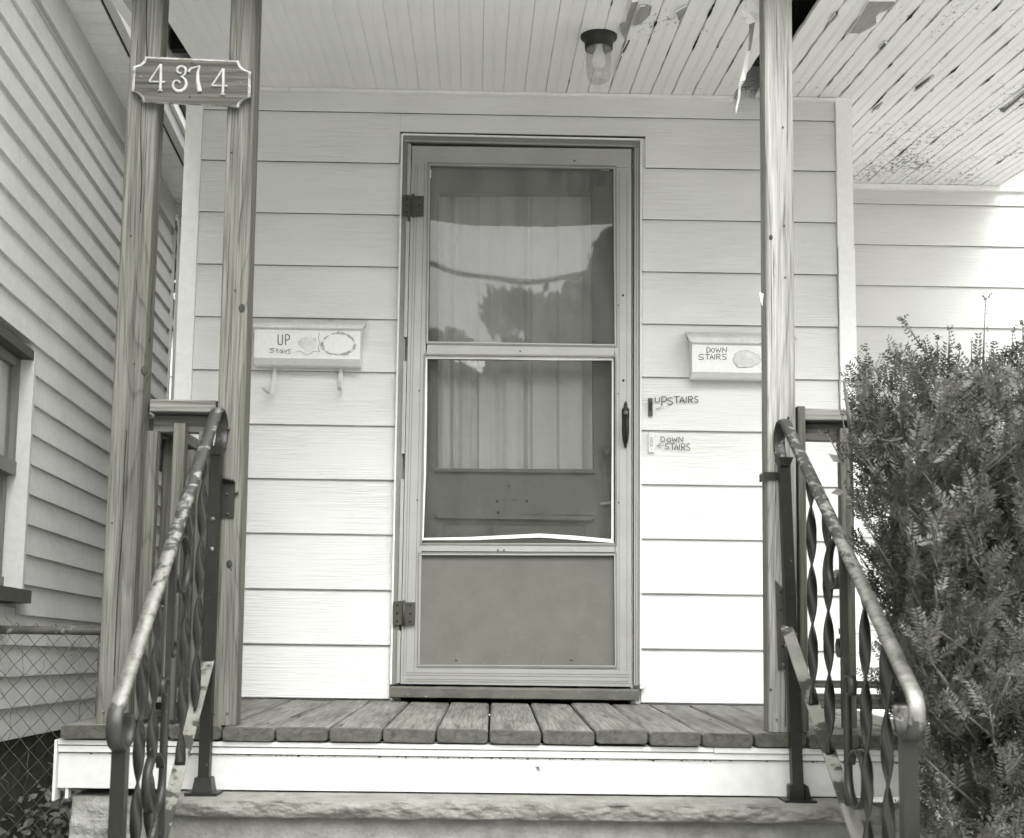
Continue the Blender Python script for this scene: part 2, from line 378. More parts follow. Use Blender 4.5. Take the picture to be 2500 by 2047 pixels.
# ------------------------------------------------------------------ house
XL0, XL1, XR0, XR1 = -1.1769, -1.1156, 1.261, 1.3218
ZL = [0.0, .1963] + [.1963+(1.986-.1963)/9*i for i in range(1, 10)] + [2.183, 2.27]
DX0, DX1, DZT = -.3651, .5292, 2.1026-.115
DZT = at(984, 327.6, 0).z*.5+at(1564, 341.5, 0).z*.5
house = thing('house', 'white clapboard house front with grained siding behind the porch', 'house', (0, 0.5, GZ))
def siding(x0, x1, z0, z1, Yb=0.0, jit=0, m=M_SIDE, name='siding_board', nseg=1):
    j = random.uniform(-.0012, .0012)
    yb, yt = Yb-.016+random.uniform(-.001, .001), Yb-.004
    p = [(x0, Yb+.004, z1+.01), (x0, yt, z1+.01), (x0, yt-.0012, z1-.002), (x0, yb, z0+j+.002), (x0, yb+.0015, z0+j), (x0, Yb+.004, z0+j)]
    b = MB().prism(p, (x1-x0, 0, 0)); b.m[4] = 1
    return b.build(name, [m, M_LAP_SHADE], house)
for i in range(len(ZL)-1):
    z0, z1 = ZL[i], ZL[i+1]
    if i == len(ZL)-2:
        siding(XL1, XR0, z0, z1-.012); continue
    if z0 >= DZT-.002:
        siding(XL1, XR0, z0, z1); continue
    e = .012
    if z1 > DZT+.01 and z0 < DZT:      # board cut round the head of the door
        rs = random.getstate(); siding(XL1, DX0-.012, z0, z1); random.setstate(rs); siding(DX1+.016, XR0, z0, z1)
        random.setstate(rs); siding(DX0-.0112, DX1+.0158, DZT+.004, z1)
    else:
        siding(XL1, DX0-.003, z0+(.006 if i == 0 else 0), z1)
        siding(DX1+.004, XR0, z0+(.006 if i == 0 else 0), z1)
for z in ZL[:-2]:
    for x in (-1.0, -.62, .66, .98, 1.2):
        if DX0-.05 < x < DX1+.05: continue
        x += random.uniform(-.05, .05)
        MB().lathe((x, -.0165, z+.022+random.uniform(-.003, .003)), [(0, -.0012), (.0022, -.001), (.0028, .002)], 8, axis='y').build('nail_head', M_TRIMD, house)
# sheathing behind
MB().box((XL0+.01, .005, GZ), (DX0+.03, .10, 2.4)).box((DX1-.03, .005, GZ), (XR1-.01, .10, 2.4)).box((DX0+.03, .005, DZT-.03), (DX1-.03, .10, 2.4)).build('wall', M_WHITE, house)
box('corner_board', (XL0, -.024, -.03), (XL1-.001, 0, CEZ+.0), M_WHITE, house)
box('corner_board', (XL0-.0, .0005, -.4), (XL0+.022, .9, 2.4), M_WHITE, house)
# right corner board in two lengths, joint part way down
jz = at(2082, 610, 0).z
MB().box((XR0+.001, -.024, jz+.001), (XR1, 0, CEZ)).build('corner_board', M_WHITE, house)
MB().box((XR0+.003, -.027, -.03), (XR1+.003, 0, jz)).build('corner_board', M_WHITE, house)
# right return wall and recessed wing wall
YW = 1.20
box('return_wall', (XR1-.02, .001, -.4), (XR1, YW, 2.39), M_WHITE, house)
wz = at(2300, 699+ (2300-2083)*.012, YW).z
pit = .198
for k in range(-9, 7):
    z0 = wz+pit*k
    if z0 > cz(YW)-.05: break
    z1 = min(z0+pit, cz(YW)-.026)
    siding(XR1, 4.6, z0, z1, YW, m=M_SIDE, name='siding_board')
box('wall', (XR1, YW+.005, GZ), (4.6, YW+.1, 2.39), M_WHITE, house)
box('frieze_board', (XR1+.001, YW-.03, cz(YW)-.025), (4.6, YW, cz(YW)-.004), M_WHITE, house)
box('foundation_wall', (XL0+.02, -.02, GZ), (4.6, YW, -.35), M_CONC, house)
# interior room shell so that the doorway is a real, dim hall
MB().box((-1.1, .1, -.05), (1.2, 2.2, -.02)).box((-1.1, 2.2, -.05), (1.2, 2.25, 2.6)).box((-1.12, .1, 0), (-1.1, 2.2, 2.6)).box((1.2, .1, 0), (1.22, 2.2, 2.6)).box((-1.1, .1, 2.5), (1.2, 2.2, 2.6)).build('hall', plain('hall_paint', .3, .8), house)

# ------------------------------------------------------------------ door casing + storm door
YD = -.030
sd_ = thing('storm_door', 'grey aluminium storm door with bent lower pane gasket and kick panel', 'door', (.08, 0, .05))
P = lambda x, y, Y=YD: at(x, y, Y)
def quadbox(name, q, d, m, parent, Y=YD, label=None):
    """q: four pixel corners (clockwise from top left) on plane Y; d: depth backwards"""
    a = [P(x, y, Y) for x, y in q]
    return MB().prism([a[0], a[3], a[2], a[1]], (0, d, 0)).build(name, m, parent, label=label)
# casing (belongs to the house)
quadbox('door_casing', [(983, 329), (1000, 340), (972, 1671), (954, 1671)], .03, M_ALUD, house, -.034)
quadbox('door_casing', [(983, 329), (1564, 342), (1549, 360), (1000, 348)], .03, M_ALUD, house, -.0345)
quadbox('door_casing', [(1549, 352), (1564, 342), (1562, 1674), (1547, 1674)], .03, M_ALUD, house, -.034)
quadbox('casing_edge', [(980, 327), (984, 327), (956, 1671), (952, 1671)], .04, M_TRIMD, house, -.040)
quadbox('casing_edge', [(984, 326), (1567, 339), (1567, 342.5), (984, 329.5)], .04, M_TRIMD, house, -.0405)
quadbox('casing_edge', [(1563.5, 343), (1567, 343), (1566, 1672), (1562, 1672)], .04, M_TRIMD, house, -.040)
quadbox('casing_stop', [(988, 342), (1550, 355), (1550, 358), (988, 345)], .01, M_ALU, house, -.038)
quadbox('casing_stop', [(1549.5, 362), (1552.5, 362), (1550.5, 1674), (1547.5, 1674)], .01, M_ALU, house, -.038)
quadbox('casing_stop', [(1555, 362), (1558, 362), (1556, 1674), (1553, 1674)], .006, M_ALU, house, -.037)
# hinge-side rods with breaks
for (a, b) in ((352, 476), (541, 823), (882, 1108), (1170, 1468), (1540, 1668)):
    xa = 1001-(a-352)*.0215; xb = 1001-(b-352)*.0215
    quadbox('hinge_rail', [(xa-5, a), (xa+3, a), (xb+3, b), (xb-5, b)], .018, M_ALU, sd_, -.048)
# storm door leaf
LT, RTp, RB, LB = (1006, 357), (1541.5, 364.5), (1541, 1677), (977.5, 1670)
def lerp2(a, b, t): return (a[0]+(b[0]-a[0])*t, a[1]+(b[1]-a[1])*t)
def dq(x, y):  # door pixel helper (identity)
    return (x, y)
UO = [(1048.5, 402), (1499.5, 410.5), (1503, 842), (1043.5, 835.5)]      # upper opening
LO = [(1040, 869), (1498, 873.5), (1500, 1325), (1031, 1322)]            # lower opening
KO = [(1026, 1352), (1501, 1352), (1503, 1626), (1024, 1624)]            # kick panel
def edgeL(y): t = (y-357)/(1670-357); return (1006-(1006-977.5)*t, y)
def edgeR(y): t = (y-364.5)/(1677-364.5); return (1541.5-.5*t, y)
quadbox('frame', [LT, RTp, (1541, 392), (1006, 385)], .03, M_ALU, sd_, -.040)            # head, outer
quadbox('frame', [edgeL(385.2), edgeR(392.2), (1541, 410), (1005, 401)], .03, M_ALU, sd_, -.0395)
quadbox('frame', [edgeL(401.2), (1048, 401.2), (1024, 1640), edgeL(1625)], .03, M_ALU, sd_, -.040)
quadbox('frame', [(1500, 410.5), edgeR(410.5), edgeR(1640), (1503, 1640)], .03, M_ALU, sd_, -.040)
quadbox('frame', [(1044, 836), (1502, 842.5), (1499, 869), (1041, 865)], .03, M_ALU, sd_, -.041)   # middle rail
quadbox('frame', [(1030, 1326), (1501, 1327), (1501, 1348), (1028, 1346)], .03, M_ALU, sd_, -.041)   # lower rail
quadbox('frame', [edgeL(1625.5), edgeR(1640.5), RB, LB], .03, M_ALU, sd_, -.041)
quadbox('frame', [(1023.5, 1625), (1503, 1627), (1505, 1640), (1022, 1640)], .03, M_ALU, sd_, -.0385)
def border(name, Q, w, d, m, Y, parent, wb=None):
    """four thin strips just inside quad Q"""
    (a, b, c, e) = Q; wb = wb or w
    quadbox(name, [a, b, (b[0], b[1]+w), (a[0], a[1]+w)], d, m, parent, Y)
    quadbox(name, [(e[0], e[1]-wb), (c[0], c[1]-wb), c, e], d, m, parent, Y)
    quadbox(name, [(a[0], a[1]+w), (a[0]+w, a[1]+w), (e[0]+w, e[1]-wb), (e[0], e[1]-wb)], d, m, parent, Y+.0006)
    quadbox(name, [(b[0]-w, b[1]+w), (b[0], b[1]+w), (c[0], c[1]-wb), (c[0]-w, c[1]-wb)], d, m, parent, Y+.0006)
border('pane_moulding', [(1043, 396), (1505, 404.5), (1508, 848), (1038, 841)], 4, .014, M_ALUD, -.0445, sd_)
border('pane_moulding', [(1047, 400.5), (1501, 409), (1504, 844), (1042, 837)], 3, .012, M_ALU, -.0465, sd_)
border('pane_moulding', [(1034, 864), (1505, 868), (1507, 1333), (1025, 1330)], 4, .014, M_ALUD, -.0445, sd_)
border('panel_moulding', [(1020, 1349), (1506, 1350), (1508, 1632), (1017, 1630)], 4, .012, M_ALUD, -.0440, sd_)
border('panel_moulding', [(1024, 1353), (1502, 1354), (1504, 1628), (1021, 1626)], 2.5, .010, M_ALU, -.0455, sd_)
# long flutes on the stiles
for (xa, xb) in ((1013, 984), (1019, 990), (1036, 1010)):
    quadbox('flute', [(xa, 400), (xa+1.5, 400), (xb+1.5, 1640), (xb, 1640)], .002, M_ALUD, sd_, -.0412)
for xa in (1530, 1511):
    quadbox('flute', [(xa, 420), (xa+1.4, 420), (xa+1.2, 1640), (xa, 1640)], .002, M_ALUD, sd_, -.0412)
for yy in (1646, 1652, 1662, 1667):
    quadbox('flute', [(990, yy-4), (1536, yy+1), (1536, yy+2.4), (990, yy-2.6)], .002, M_ALUD, sd_, -.0422)
quadbox('kick_panel', [(1021, 1352), (1504, 1353), (1506, 1629), (1018, 1627)], .01, M_KICK, sd_, -.028)
scu = MB(); rs = random.Random(3)
for k in range(26):
    x = rs.uniform(1035, 1490); y = 1625-rs.random()**1.6*255; L = rs.uniform(3, 22); an = rs.uniform(-.5, .5) if rs.random() < .6 else rs.uniform(1, 2)
    scu.ribbon([P(x, y, -.0285), P(x+L*.5*math.cos(an)+rs.uniform(-1, 1), y+L*.5*math.sin(an), -.0285), P(x+L*math.cos(an), y+L*math.sin(an), -.0285)], rs.uniform(.0006, .0014), .0002)
scu.build('scuff_marks', plain('scuff', .205, .6, .2, 60), sd_, kind='stuff')
for (x, y) in ((1114, 1611), (1395, 1610)):
    c = P(x, y, -.030); MB().lathe(c, [(0, -.004), (.003, -.004), (.0045, -.001), (.0045, .001)], 12, axis='y').build('screw', M_STEEL, sd_)
# upper pane: a warped sheet
um = MB(); nu, nv = 30, 34; uv = []
for j in range(nv+1):
    for i in range(nu+1):
        a = lerp2(UO[0], UO[1], i/nu); b = lerp2(UO[3], UO[2], i/nu); q = lerp2(a, b, j/nv)
        p = P(q[0], q[1], -.022)
        u, v = i/nu*2-1, j/nv
        zz = p.z-1.9
        p.y += -.0095*u*u*zz + .0016*math.sin(u*3.6+.6)*(v**2)*.9*(1-v)*1.2 + .0006*math.sin(7*u+3*v)*v*(1-v)
        uv.append(p)
um.add(uv, [(j*(nu+1)+i, j*(nu+1)+i+1, (j+1)*(nu+1)+i+1, (j+1)*(nu+1)+i) for j in range(nv) for i in range(nu)], sm=True)
um.build('upper_pane', M_PANE, sd_)
quadbox('lower_pane', [(1041, 874), (1498, 878), (1498, 1320), (1032, 1318)], .003, M_PANE2, sd_, -.020)
# white gasket, sprung loose and bowed along its bottom edge
def strip(name, up, lo, Y, d, m, parent):
    b = MB()
    for i in range(len(up)-1):
        q = [P(*up[i], Y), P(*lo[i], Y), P(*lo[i+1], Y), P(*up[i+1], Y)]
        b.prism(q, (0, d, 0))
    return b.build(name, m, parent)
strip('gasket', [(1040, 869), (1200, 870.5), (1350, 872.3), (1498, 873)], [(1043, 876.5), (1200, 877.5), (1350, 880), (1496, 880)], -.030, .006, M_GASK, sd_)
strip('gasket', [(1032.5, 1314), (1150, 1311.5), (1316, 1303), (1400, 1308), (1494, 1317)], [(1031, 1319), (1150, 1319), (1318, 1312.5), (1400, 1318), (1500, 1326)], -.0305, .006, M_GASK, sd_)
strip('gasket', [(1038.5, 870), (1037, 1000), (1035, 1150), (1031, 1318)], [(1043, 870), (1042.5, 1000), (1040, 1150), (1034, 1314)], -.0303, .006, M_GASK, sd_)
strip('gasket', [(1494, 874), (1493.6, 1100), (1492.4, 1316)], [(1498, 874), (1498, 1100), (1498, 1322)], -.0303, .006, M_GASK, sd_)
border('screen_edge', [(1043, 877), (1494.5, 881), (1493, 1316.5), (1034.5, 1313)], 1.2, .003, M_BLACK, -.0265, sd_)
# hinges
def hinge(x0, y0, x1, y1):
    b = MB(); a = P(x0, y0, -.050); c = P(x1, y1, -.050); xm = a.x+(c.x-a.x)*.50
    b.box((a.x, -.052, a.z), (xm-.003, -.046, c.z)).box((xm+.003, -.056, a.z-.002), (c.x, -.043, c.z+.001))
    o = b.build('hinge', M_STEELD, sd_)
    MB().tube([(xm, -.055, a.z+.004), (xm, -.055, c.z-.004)], .0055, 10).build('hinge_pin', M_STEELD, o)
    s = MB()
    for fx in (.2, .8):
        for fz in (.15, .5, .85):
            s.lathe((a.x+(c.x-a.x)*fx, -.0535 if fx < .5 else -.0565, a.z+(c.z-a.z)*fz), [(0, -.003), (.003, -.002), (.004, .001)], 8, axis='y')
    s.build('hinge_screws', M_BLACK, o)
M_STEELD = plain('dark_hinge_metal', .055, .5, .25, 20, .3, 100, .0006)
hinge(983.5, 478, 1033.5, 528); hinge(960, 1469, 1012.5, 1526)
# handle
hb = MB(); top = P(1527, 981, -.045); bot = P(1527, 1095, -.045)
path = [top.lerp(bot, i/20) for i in range(21)]
def wprof(t):
    pts = [(0, .002), (.03, .004), (.07, .0075), (.11, .0045), (.16, .0135), (.3, .0135), (.38, .0125), (.6, .0135), (.8, .011), (.9, .0075), (.95, .004), (.985, .006), (1, .001)]
    for (a, b), (c, d) in zip(pts, pts[1:]):
        if a <= t <= c: return b+(d-b)*(t-a)/(c-a)
    return .002
hb.sweep([top.lerp(bot, i/40) for i in range(41)], lambda i, p: [p+Vector((wprof(i/40)*math.cos(q*math.pi/4), -(.006+.003*math.sin(q*math.pi/4)) if False else -.004-.004*max(0, math.sin(q*math.pi/4)), 0)) for q in range(8)])
hd = hb.build('handle', M_BLACK, sd_)
gp = [top.lerp(bot, t)+Vector((0, -d, 0)) for t, d in ((.33, .006), (.36, .028), (.45, .040), (.62, .043), (.78, .034), (.87, .018), (.9, .006))]
MB().tube(gp, [.005, .006, .0072, .0078, .0072, .006, .005], 10).build('grip', M_BLACK, hd)
MB().lathe(top.lerp(bot, .26)+Vector((0, -.012, 0)), [(0, -.010), (.006, -.010), (.0085, -.007), (.009, 0), (.006, .006)], 14, axis='y').build('thumb_button', M_STEEL, hd)
# screw heads and holes in the leaf
hs = [(1402.7, 393, 2.0), (1521, 721.5, 2.6), (1510.5, 745.5, 1.6), (1270, 858, 1.8), (1023.5, 954, 1.8), (1018.5, 1221.5, 1.8), (1522, 929, 2.8), (1509.5, 961.5, 1.4), (1511, 1227, 1.6), (1216, 1343.5, 2), (1230.5, 1343.5, 2)]
for x, y, r in hs:
    MB().lathe(P(x, y, -.0425), [(0, -.001), (r/672, -.001), (r/672, .002)], 10, axis='y').build('screw_hole', M_BLACK, sd_)
# barcode label left on the pane and a clip
quadbox('pane_label', [(1466, 410), (1487.5, 410.5), (1487.5, 417.5), (1466, 417)], .001, M_DIGIT, sd_, -.0265)
quadbox('pane_clip', [(1049, 415), (1052.5, 415), (1052, 434), (1049, 436)], .002, M_GASK, sd_, -.028)
for k in range(6):
    quadbox('label_bar', [(1469+k*3, 412), (1470.2+k*3, 412), (1470.2+k*3, 416), (1469+k*3, 416)], .0005, M_STEEL, sd_, -.0272)
# threshold
tb = MB(); a = P(953, 1674, -.075); b = P(1561, 1680, -.075); lo = P(953, 1706, -.075).z
xs = [a.x+(b.x-a.x)*i/24 for i in range(25)]
def thp(i, p):
    j = random.uniform(-.0012, .0012)
    return [Vector((p.x, .06, a.z-.004)), Vector((p.x, -.066, a.z-.003+j)), Vector((p.x, -.076+j, a.z-.010)), Vector((p.x, -.075+j, lo+.006)), Vector((p.x, -.068, lo+.003+j)), Vector((p.x, .06, lo+.003))]
tb.sweep([Vector((x, 0, 0)) for x in xs], thp, sm=False)
tb.build('threshold', M_SILL, house)
tr = MB()
for k in range(9):
    q = [(1562+random.uniform(-1, 1), 1600+k*9), (1566+k*.9+random.uniform(-2, 2), 1600+k*9), (1566+(k+1)*.9, 1609+k*9), (1562, 1609+k*9)]
    tr.prism([P(x, y, -.036) for x, y in q][::-1], (0, .01, 0))
tr.prism([P(x, y, -.037) for x, y in ((1563, 1618), (1570, 1625), (1578, 1670), (1563, 1672))][::-1], (0, .01, 0))
tr.build('old_caulk', M_TRIMD, house)

# ------------------------------------------------------------------ inner door with glass, curtain
YI = .055
idr = thing('entrance_door', 'dark painted panelled entrance door behind the storm door', 'door', (.08, YI, 0))
I = lambda x, y, d=0: at(x, y, YI+d)
def iq(name, q, d, m, off=0, parent=None, label=None):
    a = [I(x, y, off) for x, y in q]
    return MB().prism([a[0], a[3], a[2], a[1]], (0, d, 0)).build(name, m, parent or idr, label=label)
iq('stile', [(1010, 360), (1071, 360), (1066, 1680), (1000, 1680)], .04, M_DOOR)
iq('stile', [(1443, 360), (1540, 360), (1540, 1680), (1453, 1680)], .04, M_DOOR)
iq('rail', [(1071.2, 360), (1442.8, 360), (1442.8, 472), (1071.2, 472)], .04, M_DOOR)
iq('rail', [(1067, 1150), (1451, 1151), (1451, 1258), (1066, 1256)], .04, M_DOOR, -.003)
iq('sill_moulding', [(1064, 1144), (1449, 1146), (1455, 1155), (1060, 1151)], .03, M_DOOR, -.018)
iq('ledge', [(1061, 1254), (1452, 1260), (1447, 1271), (1070, 1265)], .03, M_DOOR, -.022)
iq('rail', [(1066, 1268), (1452, 1272), (1452, 1680), (1062, 1680)], .04, M_DOOR, -.001)
for q in ([(1085, 1279), (1428, 1283), (1428, 1284.5), (1085, 1280.5)], [(1084, 1281), (1086, 1281), (1084, 1420), (1082, 1420)], [(1427, 1285), (1429, 1285), (1430, 1420), (1428, 1420)]):
    iq('panel_groove', q, .004, M_STEELD, -.004)
iq('door_glass', [(1070, 470), (1444, 470), (1444, 1148), (1067, 1148)], .003, glass('old_door_glass', .012, .9), .012)
iq('lock_plate', [(1472, 1060), (1492, 1058), (1490, 1228), (1470, 1230)], .006, M_DOOR, -.008)
iq('lock_foot', [(1465, 1228), (1492, 1224), (1492, 1230), (1468, 1233)], .012, M_ALU, -.018)
MB().lathe(I(1486, 1104, -.05), [(0, -.02), (.012, -.018), (.021, -.008), (.022, .003), (.014, .012), (.009, .02), (.009, .05)], 20, axis='y').build('door_knob', M_STEELD, idr)
# small marks where a knocker was
for (x, y, r) in ((1242, 1187, 2.5), (1214, 1224, 3), (1230, 1222, 1.6), (1252, 1222, 2), (1259, 1221, 2), (1286, 1224, 3.4), (1216, 1252, 3.6)):
    MB().lathe(I(x, y, -.0045), [(0, -.0004), (r/640, -.0004), (r/640, .001)], 9, axis='y').build('old_screw_hole', M_BLACK, idr)
# curtain: folds
cm = MB(); cv = []; nx = 200
xs_f = [(1068, 0), (1085, .3), (1094, -.5), (1109, .8), (1113, -.9), (1130, .3), (1149, .5), (1151, -.6), (1166, -.9), (1168, .9), (1185, .6), (1199, .7), (1201, -.4), (1222, .4), (1240, .7), (1262, .5), (1277, .7), (1281, -1.6), (1284, -1.6), (1288, .1), (1296, -.3), (1299, .8), (1330, .6), (1358, .8), (1361, -.8), (1366, .4), (1390, .7), (1420, .7), (1428, -.2), (1442, -.9), (1448, 0)]
def fold(x):
    for (a, b), (c, d) in zip(xs_f, xs_f[1:]):
        if a <= x <= c:
            t = (x-a)/(c-a); t = t*t*(3-2*t); return b+(d-b)*t
    return 0
for j in range(13):
    v = j/12
    for i in range(nx+1):
        x = 1068+380*i/nx; y = 455+(1150-455)*v
        xx = x-(v-.5)*6*math.sin(i*.13)
        p = at(x-6*(1-v)*(i/nx-.5), y, YI+.055)
        p.y += -.026*fold(x)*(.45+.55*v)
        cv.append(p)
cm.add(cv, [(j*(nx+1)+i, j*(nx+1)+i+1, (j+1)*(nx+1)+i+1, (j+1)*(nx+1)+i) for j in range(12) for i in range(nx)], sm=True)
tag(cm.build('curtain', M_CURT), 'pale pleated curtain hanging behind the glass of the entrance door', 'curtain')

# ------------------------------------------------------------------ porch ceiling
pr = thing('porch_roof', 'porch ceiling of flaking white bead boards with one board missing', 'porch roof', (0.5, -.6, 2.3))
BW_ = .079
xh = at(1788.6, 248, 0).x
CX = [xh+BW_*k for k in range(-60, 30)]
CX = [x for x in CX if x > -1.16 and x < 2.34]
YF = -1.24
def ceil_board(x0, x1, ya, yb, rough):
    nseg = 26; b = MB(); pts = []
    w = x1-x0; g = .0008+.0012*rough
    rows = []
    for i in range(nseg+1):
        y = ya+(yb-ya)*i/nseg
        j0 = random.random()**4*.004*rough; j1 = random.random()**4*.004*rough
        dz = random.uniform(-.0006, .0006)*(1+2*rough)
        a, c = x0+g*.5+j0, x1-g*.5-j1
        m = (x0+x1)/2
        rows.append([(a, y, CEZ+.014), (a, y, CEZ+.0012+.002*rough+dz), (a+.0025, y, CEZ+dz), (m-.006, y, CEZ+dz), (m-.004, y, CEZ+.0013+dz), (m-.0015, y, CEZ-.0002+dz), (m+.0015, y, CEZ-.0002+dz), (m+.004, y, CEZ+.0013+dz), (m+.006, y, CEZ+dz), (c-.0025, y, CEZ+dz), (c, y, CEZ+.0012+.002*rough+dz), (c, y, CEZ+.014)])
    rows = [[(x_+CSK*y_, y_, z_+CSL*y_) for x_, y_, z_ in rw] for rw in rows]
    b.sweep([Vector((0, 0, 0))]*len(rows), lambda i, p: rows[i], closed_prof=False, sm=False)
    return b.build('ceiling_board', M_CEIL, pr)
for x in CX:
    if abs(x-xh) < .01: continue                       # the missing board
    yb = -.004 if x+BW_ < XR1+.004 else YW-.004
    r = min(1, max(.0, (x+.1)/.9))
    ceil_board(x, x+BW_, YF, yb, r)
cr = [x for x in CX][-1]+BW_
# seal between last front boards and the wing
def sbox(name, x0, x1, y0, y1, d0, d1, m):
    v = []
    for d in (d0, d1):
        for x, y in ((x0, y0), (x1, y0), (x1, y1), (x0, y1)): v.append((x+CSK*y, y, cz(y)+d))
    return MB().hexa(v).build(name, m, pr)
sbox('roof_deck', -1.19, cr+.02, YF-.1, YW+.2, .13, .16, M_DARK)
sbox('joist', -1.17, cr, -.9, -.86, .03, .12, M_DARK); sbox('joist', -1.17, cr, -.32, -.28, .03, .12, M_DARK)
sbox('front_beam', -1.19, cr+.03, YF-.09, YF, .012, .16, M_WHITE)
sbox('end_board', cr+.002, cr+.02, YF, YW+.1, -.002, .15, M_WHITE)
sbox('end_board', -1.215, -1.178, YF, 1.0, -.03, .13, M_TRIMD)
for (a, b) in ((XL1, xh+.0), (xh+.1, XR0)):
    box('ceiling_trim', (a, -.030, CEZ-.016), (b, -.004, CEZ-.004), M_TRIMD, pr)
# bare patches with lifted paint edges
def patch(pix, z=-.0036, name='peeled_patch', m=M_BARE, curl=True):
    a = [atC(x, y, z) for x, y in pix]
    MB().prism(a, (0, 0, .002)).build(name, m, pr)
    e = MB()
    n = len(a)
    for i in range(n):
        p, q = a[i], a[(i+1) % n]
        if random.random() < .25: continue
        up = Vector((0, 0, -.004-random.random()*.004))
        c = sum(a, Vector())/n; ou = ((p+q)/2-c).normalized()*.003
        e.add([p+ou, q+ou, q+up, p+up], [(0, 1, 2, 3)])
    e.build('lifted_paint', M_CEIL, pr)
patch([(1542, 2), (1558, 0), (1545, 38), (1534, 72), (1525, 95), (1515, 78), (1513, 62), (1526, 55), (1532, 30)])
patch([(1562, 14), (1575, 12), (1591, 18), (1586, 38), (1568, 56), (1552, 62), (1543, 62), (1552, 30)])
patch([(1645, 30), (1676, 12), (1672, 30), (1658, 52), (1652, 36)])
patch([(2120, 0), (2186, 0), (2168, 22), (2150, 30), (2138, 42), (2140, 55), (2120, 68), (2095, 82), (2070, 82), (2092, 50)])
for pix in ([(1534, 100), (1538, 100), (1523, 130), (1518, 125)], [(1517, 132), (1520, 136), (1506, 170), (1502, 172)], [(2025, 50), (2041, 30), (2046, 33), (2030, 52)], [(2144, 118), (2160, 100), (2166, 104), (2150, 122)],
            [(2130, 268), (2146, 262), (2155, 250), (2140, 262), (2128, 275)], [(2232, 222), (2242, 216), (2280, 184), (2270, 190), (2236, 214)], [(2440, 270), (2452, 262), (2500, 222), (2500, 232), (2450, 276)]):
    patch(pix, -.0034, 'dark_scar', M_STEELD)
# ragged black cracks along the seams of the right part
crk = MB()
for x in CX:
    if x < .2 or abs(x-xh-BW_) < .01: continue
    y = YF
    yend = 0 if x < XR1 else YW
    while y < yend-.03:
        L = random.uniform(.02, .22)
        if random.random() < min(.62, .12+x*.32) and (x < XR1 or y < YW-.35):
            w = random.uniform(.0006, .0022)+(.003 if random.random() < .13 else 0)
            ns = max(3, int(L/.02)); up = []; lo = []
            for i in range(ns+1):
                t = i/ns; ww = w*math.sin(math.pi*min(1, max(.08, t)))*random.uniform(.5, 1.5)+.0002
                off = random.uniform(-.0007, .0007)
                yy = y+L*t; up.append(Vector((x+ww+off+CSK*yy, yy, cz(yy)-.0026))); lo.append(Vector((x-ww+off+CSK*yy, yy, cz(yy)-.0026)))
            for i in range(ns): crk.add([lo[i], up[i], up[i+1], lo[i+1]], [(0, 1, 2, 3)])
        y += L+random.uniform(.01, .15)
crk.build('seam_cracks', M_DARK, pr, kind='stuff')
# paint strip hanging from the gap
def hang(pix, w, Y, m=M_WHITE, name='hanging_paint_strip'):
    pts = [at(x, y, Y+random.uniform(-.006, .006)) for x, y in pix]
    b = MB()
    def fn(i, p):
        k = w[i]/780/2; tw = math.sin(i*1.3)*.6
        d = Vector((math.cos(tw)*k, math.sin(tw)*k, 0))
        return [p-d, p+d, p+d+Vector((0, .001, 0)), p-d+Vector((0, .001, 0))]
    b.sweep(pts, fn, sm=False); return b.build(name, m, pr)
hang([(1846, -40), (1844, 0), (1840, 30), (1834, 55), (1828, 60)], [34, 30, 34, 24, 4], -1.0)
hang([(1822, 2), (1816, 12), (1822, 22), (1812, 26), (1824, 42), (1816, 48)], [8, 14, 6, 8, 14, 2], -.99)
hang([(1836, 55), (1834, 85), (1830, 122), (1828, 124)], [14, 12, 6, 6], -1.0, M_BARE)
hang([(1828, 122), (1826, 130), (1820, 165), (1813, 196), (1812, 198)], [8, 12, 12, 13, 8], -1.0)
hang([(1812, 198), (1806, 210), (1805, 235), (1799, 262), (1797, 277)], [13, 8, 6, 5, 1], -1.0, M_TRIMD)
wk = MB()
for k in range(26):      # splinters and old nest straw in the gap
    x = xh+random.uniform(-.005, .085); y = -random.uniform(.005, .2)
    p = Vector((x, y, cz(y)+random.uniform(-.008, .03))); q = p+Vector((random.uniform(-.05, .05), random.uniform(-.05, .05), random.uniform(-.02, .01)))
    wk.tube([p, p.lerp(q, .5)+Vector((0, 0, random.uniform(-.006, .006))), q], .0012, 4)
wk.build('nest_straw', M_STEEL, pr, kind='stuff')

# ------------------------------------------------------------------ ceiling lamp
lc = atC(1462, 88); LZ = lc.z
lamp = thing('ceiling_lamp', 'ceiling lamp with black holder and ribbed clear jar', 'lamp', (lc.x, lc.y, LZ))
MB().lathe((lc.x, lc.y, LZ), [(0, .004), (.060, .004), (.061, -.006), (.055, -.012), (.047, -.016), (.046, -.046), (.040, -.046), (.038, -.020), (0, -.020)], 32).build('lamp_holder', M_BLACK, lamp)
prof = [(.034, -.024)]
for i in range(5): prof += [(.041, -.046-i*.004), (.039, -.048-i*.004)]
prof += [(.0405, -.075), (.040, -.10), (.038, -.125)]
for i in range(3): prof += [(.038, -.127-i*.005), (.036, -.130-i*.005)]
prof += [(.034, -.150), (.028, -.156), (.012, -.152), (0, -.153)]
MB().lathe((lc.x, lc.y, LZ), prof, 32).build('lamp_jar', M_JAR, lamp)
MB().lathe((lc.x, lc.y, LZ), [(.012, -.02), (.013, -.05), (.022, -.07), (.024, -.09), (.016, -.108), (0, -.112)], 20).build('light_bulb', M_WHITE, lamp)

M_KNOT = plain('dark_knot', .035, .8, .5, 60, .5, 160, .001)
